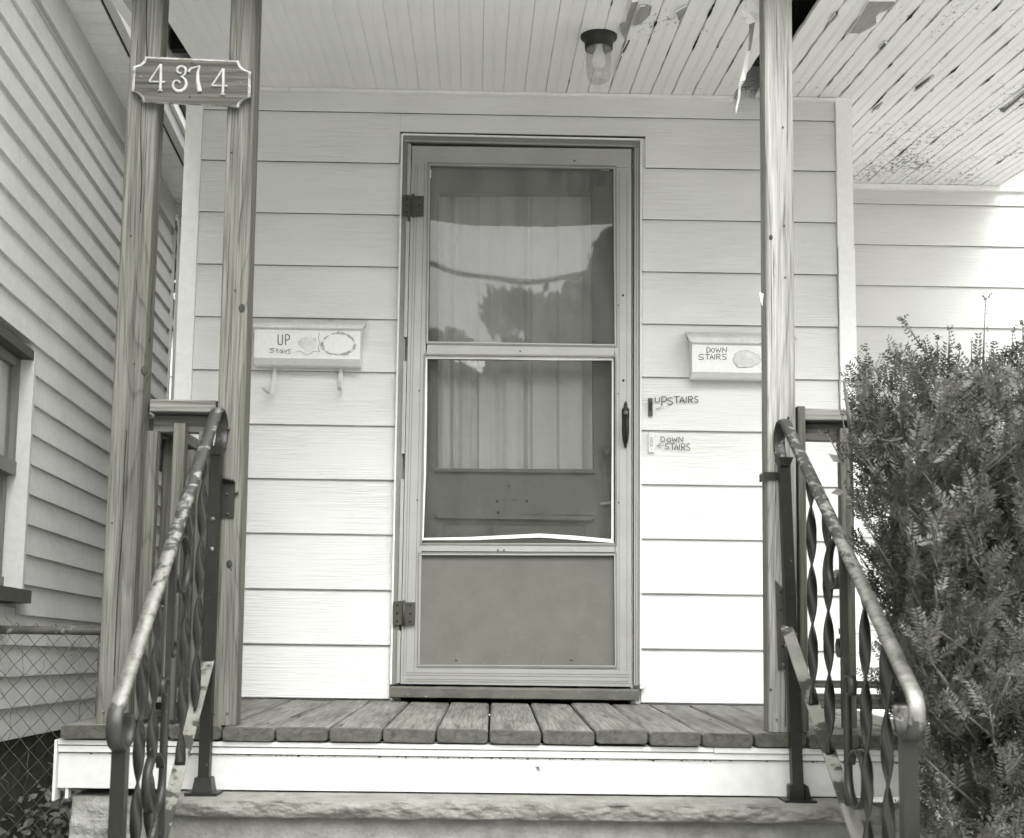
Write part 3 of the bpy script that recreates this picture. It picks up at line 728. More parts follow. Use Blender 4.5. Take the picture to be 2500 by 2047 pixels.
# ------------------------------------------------------------------ posts
YP = -1.135      # front face of posts
def post(label, pb, pt, w, m, knots=(), dp=.078):
    """pb, pt: pixel of left edge at bottom / top, on the front plane"""
    b0 = at(pb[0], pb[1], YP); t0 = at(pt[0], pt[1], YP)
    k = (t0.x-b0.x)/(t0.z-b0.z); zt = 2.163; zb = .001
    xb = b0.x+k*(zb-b0.z); xt = b0.x+k*(zt-b0.z)
    o = thing('porch_post', label, 'post', (xb+w/2, YP+w/2, 0), 'square timber posts of the porch')
    r = .007; pts = []
    for (cx, cy, q0) in ((w-r, dp-r, 0), (r, dp-r, 1), (r, r, 2), (w-r, r, 3)):
        for q in range(4):
            an = (q0+q/3)*math.pi/2; pts.append((cx+r*math.cos(an), cy+r*math.sin(an)))
    b = MB(); nz = 24
    path = [Vector((xb+(xt-xb)*i/nz, YP, zb+(zt-zb)*i/nz)) for i in range(nz+1)]
    b.sweep(path, lambda i, p: [p+Vector((x, y, 0)) for x, y in pts], sm=False)
    b.build('timber', m, o)
    for (x, y, rr) in knots:
        c = at(x, y, YP)
        kb = MB().lathe((0, 0, 0), [(0, -.0012), (rr*.45, -.0018), (rr*.8, -.0006), (rr, .001)], 16, axis='y'); kb.v = [(c.x+v[0]*.8, c.y+v[1], c.z+v[2]*1.15) for v in kb.v]; kb.build('knot', M_KNOT, o)
    # nails at the foot
    for fx in (.25, .72):
        MB().lathe((xb+w*fx, YP-.001, .035), [(0, -.005), (.003, -.004), (.003, .002)], 8, axis='y').build('nail', M_STEEL, o)
    return o, xb, xt
p1, x1b, x1t = post('weathered square porch post at the far left, under the left end of the number sign', (231.6, 1779), (321, 29), .086, M_POST, ((352, 905, .013),))
p2, x2b, x2t = post('weathered square porch post with a dark knot, second from the left under the sign', (505, 1774), (558, 144), .076, M_POST, ((590.5, 753, .013), (560, 1378, .012)))
p3, x3b, x3t = post('pale weathered porch post on the right, in front of the downstairs mailbox', (1878, 1778), (1867, 100), .080, M_POST2, ((1882, 580, .008),))
# long drying check in post one
for (pts) in ([(358, 0), (357, 80), (359, 140)], [(345, 250), (343, 330), (346, 430), (343, 520)], [(309, 1050), (303, 1150), (300, 1280), (290, 1400), (282, 1560), (279, 1650)]):
    MB().ribbon([at(x, y, YP-.0006) for x, y in pts], .0024, .0006).build('drying_check', M_DARK, p1)
rs = random.Random(6)
for (o_, xb_, xt_, w_) in ((p1, x1b, x1t, .086), (p2, x2b, x2t, .076), (p3, x3b, x3t, .080)):
    for k in range(9):
        f = rs.uniform(.15, .85); z0 = rs.uniform(.05, 1.85); L = rs.uniform(.06, .35); pts = []
        for i in range(6):
            z = z0+L*i/5; pts.append(Vector((xb_+(xt_-xb_)*z/2.16+w_*f+rs.uniform(-.0012, .0012), YP-.0005, z)))
        MB().ribbon(pts, rs.uniform(.0008, .0018), .0003, wfn=lambda t: .2+math.sin(math.pi*t)).build('drying_check', M_KNOT, o_)
    for k in range(3):
        z = rs.uniform(.3, 1.7); MB().lathe((xb_+(xt_-xb_)*z/2.16+w_*rs.uniform(.2, .8), YP-.001, z), [(0, -.002), (.0025, -.0015), (.003, .001)], 8, axis='y').build('nail', M_STEELD, o_)
ck = MB()
ck.ribbon([at(x, y, YP-.0006) for x, y in ((1916, 1640), (1918, 1700), (1917, 1776))], .002, .0006).build('drying_check', M_DARK, p3)

# ------------------------------------------------------------------ number sign
sg = thing('house_number_sign', 'brown wooden plaque reading 4374 nailed across the two left posts', 'sign', (-.88, YP-.02, 2.0))
def S_(x, y, d=0): return at(300+x/6.057, 120+y/6.057, YP-.004-d)
outl = [(330, 112), (1715, 172), (1740, 245), (1800, 300), (1897, 338), (1886, 722), (1800, 758), (1735, 815), (1712, 868), (300, 795), (278, 722), (210, 655), (128, 622), (150, 260), (240, 232), (302, 182)]
sb = MB()
cx_, cy2 = 1010, 490
def inset(k): return [((x-cx_)*k+cx_, (y-cy2)*(k-.02 if k < 1 else k)+cy2) for x, y in outl]
lay = [(outl, 0), (outl, .010), (inset(.985), .011), (inset(.975), .016), (inset(.955), .017)]
rings = [[S_(x, y, d) for x, y in o_] for o_, d in lay]
n = len(outl); vv = []
for r_ in rings: vv += r_
fs = []; 
for i in range(len(rings)-1):
    for j in range(n): fs.append((i*n+j, i*n+(j+1) % n, (i+1)*n+(j+1) % n, (i+1)*n+j))
sb.add(vv, fs, 1); sb.add(rings[-1], [tuple(range(n))], 0)
M_EDGE = plain('sign_edge_paint', .32, .6, .3, 30, .3, 90, .001, spots=(.5, .17, 26))
sb.build('board', [M_SIGNW, M_EDGE], sg)
def arc(cx, cy, rx, ry, a0, a1, n=14): return [(cx+rx*math.cos(R(a0+(a1-a0)*i/n)), cy+ry*math.sin(R(a0+(a1-a0)*i/n))) for i in range(n+1)]
def digit(strokes, wfs):
    b = MB()
    for s, wf in zip(strokes, wfs):
        P_ = [S_(x, y, .016) for x, y in s]
        def fn(i, p):
            t = (P_[min(i+1, len(P_)-1)]-P_[max(i-1, 0)]); t.y = 0; t = t.normalized()
            a = Vector((-t.z, 0, t.x)); w = wf(i/(len(P_)-1))*.00021/2*1.0
            return [p+a*w, p+a*w*.75+Vector((0, -.004, 0)), p+Vector((0, -.0062, 0)), p-a*w*.75+Vector((0, -.004, 0)), p-a*w]
        b.sweep(P_, fn)
    return b.build('digit', M_DIGIT, sg)
def dens(pts, n=6):
    o = []
    for a, b in zip(pts, pts[1:]): o += [(a[0]+(b[0]-a[0])*i/n, a[1]+(b[1]-a[1])*i/n) for i in range(n)]
    return o+[pts[-1]]
def four(dx, dy, s=1):
    T = lambda x, y: (dx+x*s, dy+y*s)
    digit([dens([T(178, 0), T(178, 200), T(170, 385)]), dens([T(172, 5), T(90, 130), T(5, 258)]), dens([T(0, 256), T(245, 262)]), dens([T(135, 388), T(208, 388)], 3)],
          [lambda t: 44+(0 if t < .8 else 0), lambda t: 30, lambda t: 30-6*t if t < .8 else 34, lambda t: 26])
four(385, 235); four(1312, 300, .98)
three = arc(850, 345, 30, 32, 150, -20, 6)[::-1][3:]+[]
up3 = arc(848, 320, 45, 45, 60, 180, 8)+arc(868, 325, 64, 60, 180, 360, 12)+arc(860, 330, 72, 82, 0, 75, 8)
lo3 = arc(835, 520, 105, 108, -78, 90, 14)+arc(830, 545, 88, 84, 90, 230, 12)+arc(800, 505, 42, 30, 230, 380, 8)
digit([up3, lo3], [lambda t: 26+18*math.sin(math.pi*t), lambda t: 30+22*math.sin(math.pi*min(1, t*1.3))*(t < .77)])
digit([dens([(970, 350), (1010, 300), (1060, 285), (1140, 262)], 5), dens([(1138, 258), (1110, 360), (1108, 480), (1140, 640)], 6)], [lambda t: 44-18*t, lambda t: 30+44*t])
for (x, y) in ((263, 412), (1735, 500)):
    MB().lathe(S_(x, y, .017), [(0, -.001), (.0022, -.0015), (.0035, 0)], 10, axis='y').build('screw', M_STEEL, sg)
for (x, y) in ((1018, 212), (992, 710)):
    MB().lathe(S_(x, y, .0172), [(0, -.0006), (.003, -.0006), (.003, .001)], 10, axis='y').build('screw_hole', M_BLACK, sg)

# ------------------------------------------------------------------ deck
dk = thing('porch_deck', 'worn plank porch deck on a white panelled base', 'porch deck', (0, -.6, 0))
PT = .1425; X0 = -.0079; YE = -1.155; TH = .038
def deckboard(i):
    xa, xb_ = X0+i*PT, X0+(i+1)*PT
    g = random.uniform(.0015, .0035); xa += g; xb_ -= g
    dz = random.uniform(-.0025, .0015) - .004*abs(i+.5)/8*0; tl = random.uniform(-.0015, .0015)
    if i == 2: dz += .006
    ye = YE+random.uniform(-.005, .004); r = .010
    w = xb_-xa; pts = []
    for (cx, cz, q0) in ((w-r, -r, 0), (r, -r, 1), (r, -TH+r, 2), (w-r, -TH+r, 3)):
        for q in range(4):
            an = (q0+q/3)*math.pi/2; pts.append((cx+r*math.cos(an), cz+r*math.sin(an)))
    cxm, czm = w/2, -TH/2
    ys = [ye, ye+.002, ye+.006, ye+.012]+[ye+.012+(-.006-ye-.012)*k/14 for k in range(1, 15)]
    sc = [(.965, .86), (.985, .95), (.996, .985), (1, 1)]+[(1, 1)]*14
    rings = []
    cup = random.uniform(-.0012, .0012)
    wob = [random.uniform(-.0007, .0007) for _ in ys]
    for k, y in enumerate(ys):
        sx_, sz_ = sc[k]; rg = []
        for (x, z) in pts:
            X = cxm+(x-cxm)*sx_; Z = czm+(z-czm)*sz_
            Z += dz+tl*(x/w-.5)*2+cup*((x/w-.5)**2)*4
            if z > -r*1.01 : Z += random.uniform(-.0004, .0004)
            rg.append(Vector((xa+X+wob[k], y, Z)))
        rings.append(rg)
    b = MB(); n_ = len(pts); vv = []
    for rg in rings: vv += rg
    fs1 = [(k*n_+j, k*n_+(j+1) % n_, (k+1)*n_+(j+1) % n_, (k+1)*n_+j) for k in range(2) for j in range(n_)]
    fs2 = [(k*n_+j, k*n_+(j+1) % n_, (k+1)*n_+(j+1) % n_, (k+1)*n_+j) for k in range(2, len(rings)-1) for j in range(n_)]
    b.add(vv, fs2, 0, False); b.add(vv, fs1, 1, True); b.add(rings[0], [tuple(range(n_))], 1)
    return b.build('deck_board', [M_DECK, M_DECKEND], dk)
for i in range(-8, 9): deckboard(i)
MB().box((-1.14, YE+.05, -.06), (1.28, -.04, -.045)).build('deck_frame', M_DARK, dk)
for (x, y) in ((921, 1741.5), (1243, 1752), (1393, 1753), (1578, 1757), (1735, 1757), (655, 1766), (1630, 1731)):
    c = atZ(x, y, 0); MB().lathe((c.x, c.y, .0012), [(0, .0003), (.0035, .0003), (.004, -.002)], 8).build('nail_head', M_STEELD, dk)
YFa = YE+.022
XA, XB = at(141, 1900, YFa).x, 1.262
zt = -TH-.003; zb_ = at(700, 1930, YFa).z
def fas(name, z0, z1, y, m=M_VINYL, x0=XA, x1=XB): return box(name, (x0, y, z0), (x1, YFa+.05, z1), m, dk)
z_a = at(700, 1823.5, YFa).z; z_b = at(700, 1841.5, YFa).z
xj = at(1741, 1815, YFa).x
fas('trim_strip', z_a, zt, YFa-.012, x1=xj-.0008); fas('trim_strip', z_a-.0015, zt, YFa-.013, x0=xj+.0008)
fas('trim_strip', z_b, z_a-.003, YFa-.008)
fas('fascia', zb_, z_b-.0035, YFa)
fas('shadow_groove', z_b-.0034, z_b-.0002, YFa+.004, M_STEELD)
c0 = at(126, 1954, YFa-.004); c1 = at(134, 1810, YFa-.004)
MB().box((c0.x+.004, YFa-.016, c0.z), (XA-.0006, YFa+.03, zt)).build('corner_trim', M_VINYL, dk)
box('side_fascia', (c0.x+.006, YFa+.03, c0.z+.02), (c0.x+.02, -.03, zt), M_VINYL, dk)
box('under_fascia_clip', (XA+.02, YFa+.004, c0.z+.004), (XA+.028, YFa+.03, zb_), M_VINYL, dk)
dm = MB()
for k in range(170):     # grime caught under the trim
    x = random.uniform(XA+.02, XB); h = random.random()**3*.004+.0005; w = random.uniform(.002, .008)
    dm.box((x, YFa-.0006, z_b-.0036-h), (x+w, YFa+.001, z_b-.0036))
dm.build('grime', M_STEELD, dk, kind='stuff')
lf = at(1313, 1876, YFa-.003)
lb = MB(); lb.add([lf+Vector((-.010, 0, .006)), lf+Vector((0, -.004, .004)), lf+Vector((.0005, -.001, .010)), lf+Vector((.007, -.002, -.009)), lf+Vector((-.001, -.005, -.001))], [(0, 4, 1), (1, 4, 3), (2, 1, 3)])
lb.tube([lf+Vector((-.010, 0, .006)), lf+Vector((-.024, -.001, .005))], .0004, 4)
tag(lb.build('dry_leaf', M_STEELD), 'tiny dark curled leaf scrap stuck to the white fascia below the deck', 'leaf')

# ------------------------------------------------------------------ stone steps
st = thing('stone_steps', 'sandstone steps with a rock faced top slab below the porch', 'steps', (.1, -1.6, GZ))
ZS = -.173
def rockslab(name, x0, x1, yb, yf, z0, z1, amp, m, nx=150, nz=12, seed=1, parent=None):
    import mathutils.noise as mn
    b = MB(); vv = []
    nzz = nz+3
    for i in range(nx+1):
        x = x0+(x1-x0)*i/nx
        zs = [z1]+[z1-(z1-z0)*j/nz for j in range(nz+1)]
        col = [Vector((x, yb, z1+mn.noise(Vector((x*6, 0, seed)))*.002))]
        for j in range(nz+1):
            t = j/nz; z = z1-(z1-z0)*t
            n1 = mn.fractal(Vector((x*11, z*19, seed)), .7, 2.1, 6)
            n2 = mn.noise(Vector((x*30, z*34, seed+5)))
            edge = math.sin(math.pi*min(1, max(0, t)))**.5
            y = yf+.006+.004*t - edge*(amp*.55+amp*(n1*.9+.25*abs(n2)))
            if j == 0: y = yf+.004+.002*n1
            col.append(Vector((x, y, z+(.0022*n2 if 0 < j < nz else .0015*n1))))
        col.append(Vector((x, yb, z0)))
        vv += col
    k = nz+3
    b.add(vv, [(i*k+j, (i+1)*k+j, (i+1)*k+j+1, i*k+j+1) for i in range(nx) for j in range(k-1)], sm=True)
    b.add(vv[:k], [tuple(range(k))]); b.add(vv[-k:], [tuple(range(k))[::-1]])
    return b.build(name, m, parent)
sl = at(355, 1975, -1.30).x; sr = at(2151, 1960, -1.30).x
YS = -1.305
zslab = at(1200, 2005, YS).z
rockslab('step_slab', sl, sr, -1.10, YS, zslab, ZS, .013, M_STONE, nx=320, nz=18, parent=st)
box('step_riser', (sl+.02, YS+.035, GZ), (sr-.02, -1.1, zslab-.002), M_CONC, st)
zz_ = zslab-.17
rockslab('step_slab', sl-.02, sr+.02, YS+.035, YS-.26, zz_, zz_+.062, .010, M_STONE, nx=60, parent=st, seed=4)
box('step_riser', (sl, YS-.24, GZ), (sr, YS+.033, zz_-.002), M_CONC, st)
rockslab('step_slab', sl-.04, sr+.04, YS-.245, YS-.54, GZ-.01, zz_-.15, .010, M_STONE, nx=60, parent=st, seed=6)
x_a = at(172, 1990, -1.12).x
ob = rockslab('stone_block', x_a, sl+.12, -.98, -1.115, GZ, ZS-.018, .03, M_ROCKF, nx=60, nz=50, seed=9)
tag(ob, 'rough pale foundation stone under the left end of the porch, beside the steps', 'stone')
ob2 = rockslab('stone_block', sr-.10, 1.2, -.98, -1.115, GZ, ZS-.03, .03, M_ROCKF, nx=40, nz=50, seed=12)
tag(ob2, 'dark shaded foundation stone right of the steps, behind the yew', 'stone')

# ------------------------------------------------------------------ wrought iron hand rails
def build_rail(side):
    L = side == 'left'
    if L:
        X = at(520, 1516, -1.22).x; X = -.752
        up = (508, 1067); lo = (286, 1730)
        label = 'left wrought iron stair rail with flaking paint in front of the second post'
        bars = [('t', (479.5, 1623.6)), ('t', (447.9, 1661)), ('p', (413, 1560)), ('t', (375, 1735.5)), ('t', (343.5, 1735.5))]
        bs = ((510, 1606), (392, 2047)); cres = (523, 997)
    else:
        X = .782
        up = (1937.8, 1076.7); lo = (2228, 1690)
        label = 'right wrought iron stair rail with worn bare grip, beside the yew'
        bars = [('t', (1985.7, 1690)), ('t', (2025, 1690)), ('p', (2063, 1500)), ('t', (2114.6, 1759)), ('t', (2164.5, 1759))]
        bs = ((1948, 1612), (2097, 2047)); cres = (1919, 1024.5)
    A = atX(*up, X); B = atX(*lo, X)
    rt = thing('stair_rail', label, 'handrail', (X, (A.y+B.y)/2, ZS), 'wrought iron rails either side of the steps')
    d = Vector((0, A.y-B.y, A.z-B.z)).normalized(); a = math.atan2(d.z, d.y)
    nrm = Vector((0, math.sin(a), -math.cos(a))); r = .050
    # ends
    zc = at(*cres, A.y).z
    zc = at(*cres, A.y+.07).z; T1 = A+d*max(.01, (zc-r*(1-math.cos(a))-A.z)/math.sin(a)); C1 = T1+nrm*r
    T0 = B+d*.0; C0 = T0+nrm*r
    path = []
    # lower scroll: from inside end back up to T0
    th0 = math.atan2(-nrm.z, -nrm.y)     # angle of T relative to centre
    for i in range(25):
        an = th0+R(255)*(1-i/24)
        rr = r*(1-.22*(1-i/24))
        path.append(C0+Vector((0, math.cos(an)*rr, math.sin(an)*rr)))
    for i in range(1, 24): path.append(T0.lerp(T1, i/24))
    for i in range(23):
        an = th0-R(205)*(i/22)
        path.append(C1+Vector((0, math.cos(an)*r, math.sin(an)*r)))
    b = MB(); W2 = .0165
    def fn(i, p):
        t = (path[min(i+1, len(path)-1)]-path[max(i-1, 0)]).normalized()
        n_ = Vector((0, -t.z, t.y))           # outward (up) normal
        pr_ = [(-1, 0), (-.98, .35), (-.75, .7), (-.35, .92), (0, 1), (.35, .92), (.75, .7), (.98, .35), (1, 0), (.72, -.28), (-.72, -.28)]
        return [p+Vector((u*W2, 0, 0))+n_*(v*.0095) for u, v in pr_]
    b.sweep(path, fn); b.build('handrail', M_RAIL, rt)
    # posts
    hw = .0145
    def sqpost(name, y, ztop, zbot, dx=0):
        bb = MB(); c = [(-hw, -hw), (hw, -hw), (hw, hw), (-hw, hw)]
        bb.prism([(X+u+dx, y+v, zbot) for u, v in c], (-dx, 0, ztop-zbot)).build(name, M_IRONPLAIN if L is None else M_IRON, rt)
    yu = C1.y-.002; yl = C0.y+.004
    ztopu = C1.z-r-.006; ztopl = C0.z-r*.9-.002
    sqpost('newel', yu, ztopu, ZS, dx=0 if L else .028); sqpost('newel', yl, ztopl, zz_-.15)
    bb = MB(); bb.hexa([(X-.012, yu-.02, ztopu-.016), (X+.012, yu-.02, ztopu-.016), (X+.012, yu+.016, ztopu-.016), (X-.012, yu+.016, ztopu-.016), (X-.020, yu-.03, ztopu+.006), (X+.020, yu-.03, ztopu+.006), (X+.020, yu+.024, ztopu+.006), (X-.020, yu+.024, ztopu+.006)]).build('newel_cap', M_IRONPLAIN, rt)
    # foot shoe of the upper newel
    xo = X+(0 if L else .028)
    if L:
        s = MB(); s.hexa([(xo-.027, yu-.027, ZS+.008), (xo+.027, yu-.027, ZS+.008), (xo+.027, yu+.027, ZS+.008), (xo-.027, yu+.027, ZS+.008), (xo-.021, yu-.021, ZS+.045), (xo+.021, yu-.021, ZS+.045), (xo+.021, yu+.021, ZS+.045), (xo-.021, yu+.021, ZS+.045)])
        s.box((xo-.042, yu-.04, ZS), (xo+.042, yu+.04, ZS+.008)); s.build('foot_shoe', M_IRON, rt)
    else:
        s = MB(); s.box((xo-.042, yu-.04, ZS), (xo+.042, yu+.04, ZS+.006))
        s.prism([(xo-.026, yu-.02, ZS), (xo-.016, yu-.02, ZS), (xo-.016, yu-.02, ZS+.03), (xo-.022, yu-.02, ZS+.045), (xo-.027, yu-.02, ZS+.04)], (0, .03, 0))
        s.prism([(xo+.016, yu-.02, ZS), (xo+.034, yu-.02, ZS), (xo+.024, yu-.02, ZS+.04), (xo+.017, yu-.02, ZS+.045)], (0, .03, 0)); s.build('foot_shoe', M_IRON, rt)
    # bottom strap
    b0 = atX(*bs[0], X); b1 = atX(*bs[1], X)
    dd = (b1-b0); sl_ = dd.z/dd.y
    yend = yl+.01; b1 = Vector((X, yend, b0.z+sl_*(yend-b0.y))); b0 = Vector((X, yu-.01, b0.z+sl_*(yu-.01-b0.y)))
    s = MB(); s.sweep([b0.lerp(b1, i/12) for i in range(13)], lambda i, p: [p+Vector((-.0165, 0, .002)), p+Vector((.0165, 0, .002)), p+Vector((.0165, 0, -.004)), p+Vector((-.0165, 0, -.004))], sm=False)
    s.build('bottom_strap', M_IRON2, rt)
    def zstrap(y): return b0.z+sl_*(y-b0.y)
    def zrail(y): return A.z+(y-A.y)*math.tan(a)
    for kd, px in bars:
        q = atX(*px, X); z0 = zstrap(q.y)+.002; z1 = zrail(q.y)-.004
        if kd == 't':
            s = MB(); n_ = 60; hgt = z1-z0; ph = random.uniform(0, 3)
            def fn(i, p):
                an = ph+math.pi*(p.z)/.145
                # bar is flat at both ends
                u = Vector((math.cos(an), math.sin(an), 0)); v = Vector((-math.sin(an), math.cos(an), 0))
                return [p+u*.0125+v*.003, p-u*.0125+v*.003, p-u*.0125-v*.003, p+u*.0125-v*.003]
            s.sweep([Vector((X, q.y, z0+hgt*i/n_)) for i in range(n_+1)], fn); s.build('twisted_picket', M_TWIST, rt)
        else:
            MB().box((X-.006, q.y-.006, z0), (X+.006, q.y+.006, z1)).build('picket', M_IRONPLAIN, rt)
            yb = q.y
            # C scrolls, one behind the bar (upper) and one in front of it (lower)
            if L: tops = ((1300, 1457, 1560, 1609, 1), (1817, 1978, 1650, 1706, -1))
            else: tops = ((1308, 1447, 1553, 1608, 1), (1811, 1966, 1646, 1704, -1))
            for (ya_, yb_, yc_, yd_, sgn) in tops:
                zA = at(px[0], (ya_+yb_)/2, yb).z; rb = abs(at(px[0], ya_, yb).z-at(px[0], yb_, yb).z)/2
                zB = at(px[0], (yc_+yd_)/2, yb).z; rs = abs(at(px[0], yc_, yb).z-at(px[0], yd_, yb).z)/2*.95
                up_ = 1 if zA > zB else -1
                off = .008*sgn
                cA = (yb+off+sgn*rb, zA); cB = (yb+off+sgn*rs, zB)
                pts = []
                for i in range(28):      # big loop, starts inside, ends on the bar side
                    t = i/27; an = R(-335*(1-t))
                    rr = rb*(1-.22*(1-t))
                    pts.append((cA[0]-sgn*rr*math.cos(an), cA[1]-up_*rr*math.sin(an)))
                for i in range(1, 5):
                    t = i/5; pts.append((yb+off, zA+(zB-zA)*t))
                for i in range(18):
                    t = i/17; an = R(290*t); rr = rs*(1-.3*t)
                    pts.append((cB[0]-sgn*rr*math.cos(an), cB[1]-up_*rr*math.sin(an)))
                P3 = [Vector((X, y, z)) for y, z in pts]
                def fb(i, p):
                    t = (P3[min(i+1, len(P3)-1)]-P3[max(i-1, 0)]); t = t.normalized() if t.length > 0 else Vector((0, 0, 1))
                    n_ = Vector((0, -t.z, t.y))
                    return [p+Vector((-.009, 0, 0))+n_*.0025, p+Vector((.009, 0, 0))+n_*.0025, p+Vector((.009, 0, 0))-n_*.0025, p+Vector((-.009, 0, 0))-n_*.0025]
                MB().sweep(P3, fb).build('scroll', M_IRONPLAIN, rt)
    for zz in ((.55, .47) if L else (.28, .235)):
        MB().lathe((X-.001, yu-hw-.001, zz), [(0, -.005), (.005, -.003), (.006, 0)], 10, axis='y').build('rivet', M_STEEL, rt)
    return rt, X, yu
rl, XL_, yul = build_rail('left')
rr_, XR_, yur = build_rail('right')

# brackets on the posts
q0 = at(541, 1180, YP-.003); q1 = at(571, 1264, YP-.003)
br = MB(); br.box((q0.x, YP-.006, q0.z), (q1.x, YP-.001, q1.z)); br.hexa([(q0.x-.002, YP-.03, q0.z+.012), (q1.x, YP-.022, q0.z+.004), (q1.x, YP-.001, q0.z-.002), (q0.x, YP-.001, q0.z-.002), (q0.x-.002, YP-.03, q0.z+.016), (q1.x, YP-.022, q0.z+.008), (q1.x, YP-.001, q0.z+.003), (q0.x, YP-.001, q0.z+.003)])
br.build('bent_bracket', M_IRONPLAIN, p2)
for (x, y, r) in ((557.5, 1048, .005), (554, 1207, .004), (556, 1255, .004), (577, 1203, .006)):
    MB().lathe(at(x, y, YP-.006), [(0, -.006), (r*.8, -.005), (r, 0), (r, .004)], 10, axis='y').build('bolt', M_STEELD, p2)
q0 = at(1868, 1153, YP-.003); q1 = at(1915, 1173, YP-.003)
box('strap', (q0.x, YP-.006, q0.z), (q1.x, YP-.0005, q1.z), M_IRONPLAIN, p3)
box('strap_return', (q0.x-.003, YP-.006, q0.z), (q0.x-.0002, YP+.06, q1.z), M_IRONPLAIN, p3)
pl = [at(x, y, YP-.001) for x, y in ((1892, 1417), (1919, 1448), (1924, 1636), (1899, 1637))]
ho = MB(); ho.prism(pl, (0, -.004, 0)); mp_ = ho.build('mending_plate', M_STEELD, p3)
for (x, y) in ((1906.5, 1445), (1906, 1489), (1908, 1533), (1910, 1578)):
    MB().lathe(at(x, y, YP-.0052), [(0, -.0005), (.0042, -.0005), (.0042, .001)], 10, axis='y').build('plate_hole', M_BLACK, mp_)
MB().lathe(at(1912, 1624, YP-.0052), [(0, -.002), (.004, -.002), (.005, 0)], 12, axis='y').build('screw', M_STEEL, mp_)
for (x, y) in ((1925, 1020), (1882, 1684)):
    MB().lathe(at(x, y, YP-.001), [(0, -.003), (.003, -.002), (.004, .002)], 8, axis='y').build('nail', M_STEELD, p3)
tp = at(1858, 738, YP-.002)
MB().add([tp+Vector((-.004, 0, .028)), tp+Vector((.006, -.004, .022)), tp+Vector((.003, -.002, -.004)), tp+Vector((-.003, -.008, .004)), tp+Vector((.002, -.01, -.014))], [(0, 1, 2, 3), (2, 3, 4)]).build('paper_scrap', M_WHITE, p3)

# ------------------------------------------------------------------ timber guard rails
def guard(label, xa, xb, yfr, side_x=None, zc0=976, px=(440, 1050)):
    o = thing('guard_rail', label, 'railing', ((xa+xb)/2, yfr, 0), 'timber guard rails of the porch')
    return o
gy = -1.10
za = at(440, 976, gy).z; zb2 = at(440, 1006.6, gy).z
xa = x1b+.092+.004+(x1t-x1b)*.4; xb = at(527, 990, gy).x
g1 = guard('timber guard rail filling the narrow gap between the two left posts', xa, xb, gy)
bbox('top_rail', (xa, gy, zb2), (xb, gy+.088, za), M_RAILW, g1, .003, 0)
bbox('under_rail', (xa, gy+.045, zb2-.05), (xb-.03, gy+.083, zb2-.002), M_RAILW, g1, .003, 0)
xa2 = x1b+.096+(x1t-x1b)*.05; zc2 = .055
bbox('bottom_rail', (xa2, gy+.03, zc2), (at(470, 1690, gy).x, gy+.068, zc2+.04), M_RAILW, g1, .003, 0)
bbox('bottom_rail', (xa2, gy+.068, zc2+.046), (at(470, 1690, gy).x, gy+.105, zc2+.064), M_RAILW, g1, .003, 0)
for px in (376, 443, 505):
    x = at(px, 1045, gy+.03).x
    bbox('baluster', (x-.017, gy+.008, .01), (x+.017, gy+.042, zb2-.052 if px != 443 else zb2-.03), M_BAL, g1, .003, 2)
XS = x1b+.050
g2 = guard('timber guard rail running back along the left side of the porch to the wall', XS, XS, -.6)
bbox('top_rail', (XS-.01, -1.04, zb2-.045), (XS+.078, -.03, zb2-.010), M_RAILY, g2, .003, 1)
bbox('under_rail', (XS+.02, -1.04, zb2-.14), (XS+.058, -.03, zb2-.047), M_RAILY, g2, .003, 1)
bbox('bottom_rail', (XS+.02, -1.04, .05), (XS+.058, -.03, .09), M_RAILY, g2, .003, 1)
for k in range(9):
    y = -.99+k*.113
    bbox('baluster', (XS+.060, y, .03), (XS+.094, y+.034, zb2-.060), M_BAL, g2, .003, 2)
# right
zr = at(2020, 998, gy).z; zr2 = at(2020, 1027, gy).z
xr0 = at(1963, 1010, gy).x
g3 = guard('timber guard rail to the right of the pale post, half hidden by the yew', xr0, 1.25, gy)
bbox('top_rail', (xr0, gy, zr2), (1.26, gy+.088, zr), M_RAILW, g3, .003, 0)
bbox('under_rail', (xr0, gy+.045, zr2-.05), (1.26, gy+.083, zr2-.002), M_RAILW, g3, .003, 0)
xq = at(1945.5, 1010, gy-.01).x
bbox('end_post', (xq, gy-.02, .002), (xr0-.001, gy+.07, at(1950, 995, gy).z), M_BAL, g3, .003, 2)
for px in (2069, 2197, 2320):
    x = at(px, 1100, gy).x; bbox('baluster', (x-.018, gy+.006, -.03 if px > 2100 else .01), (x+.018, gy+.042, zr2-.02), M_BAL, g3, .003, 2)
bbox('bottom_rail', (xr0, gy+.045, .06), (1.26, gy+.083, .10), M_RAILW, g3, .003, 0)
bbox('bottom_rail', (xr0, gy+.085, .115), (1.26, gy+.12, .135), M_RAILW, g3, .003, 0)

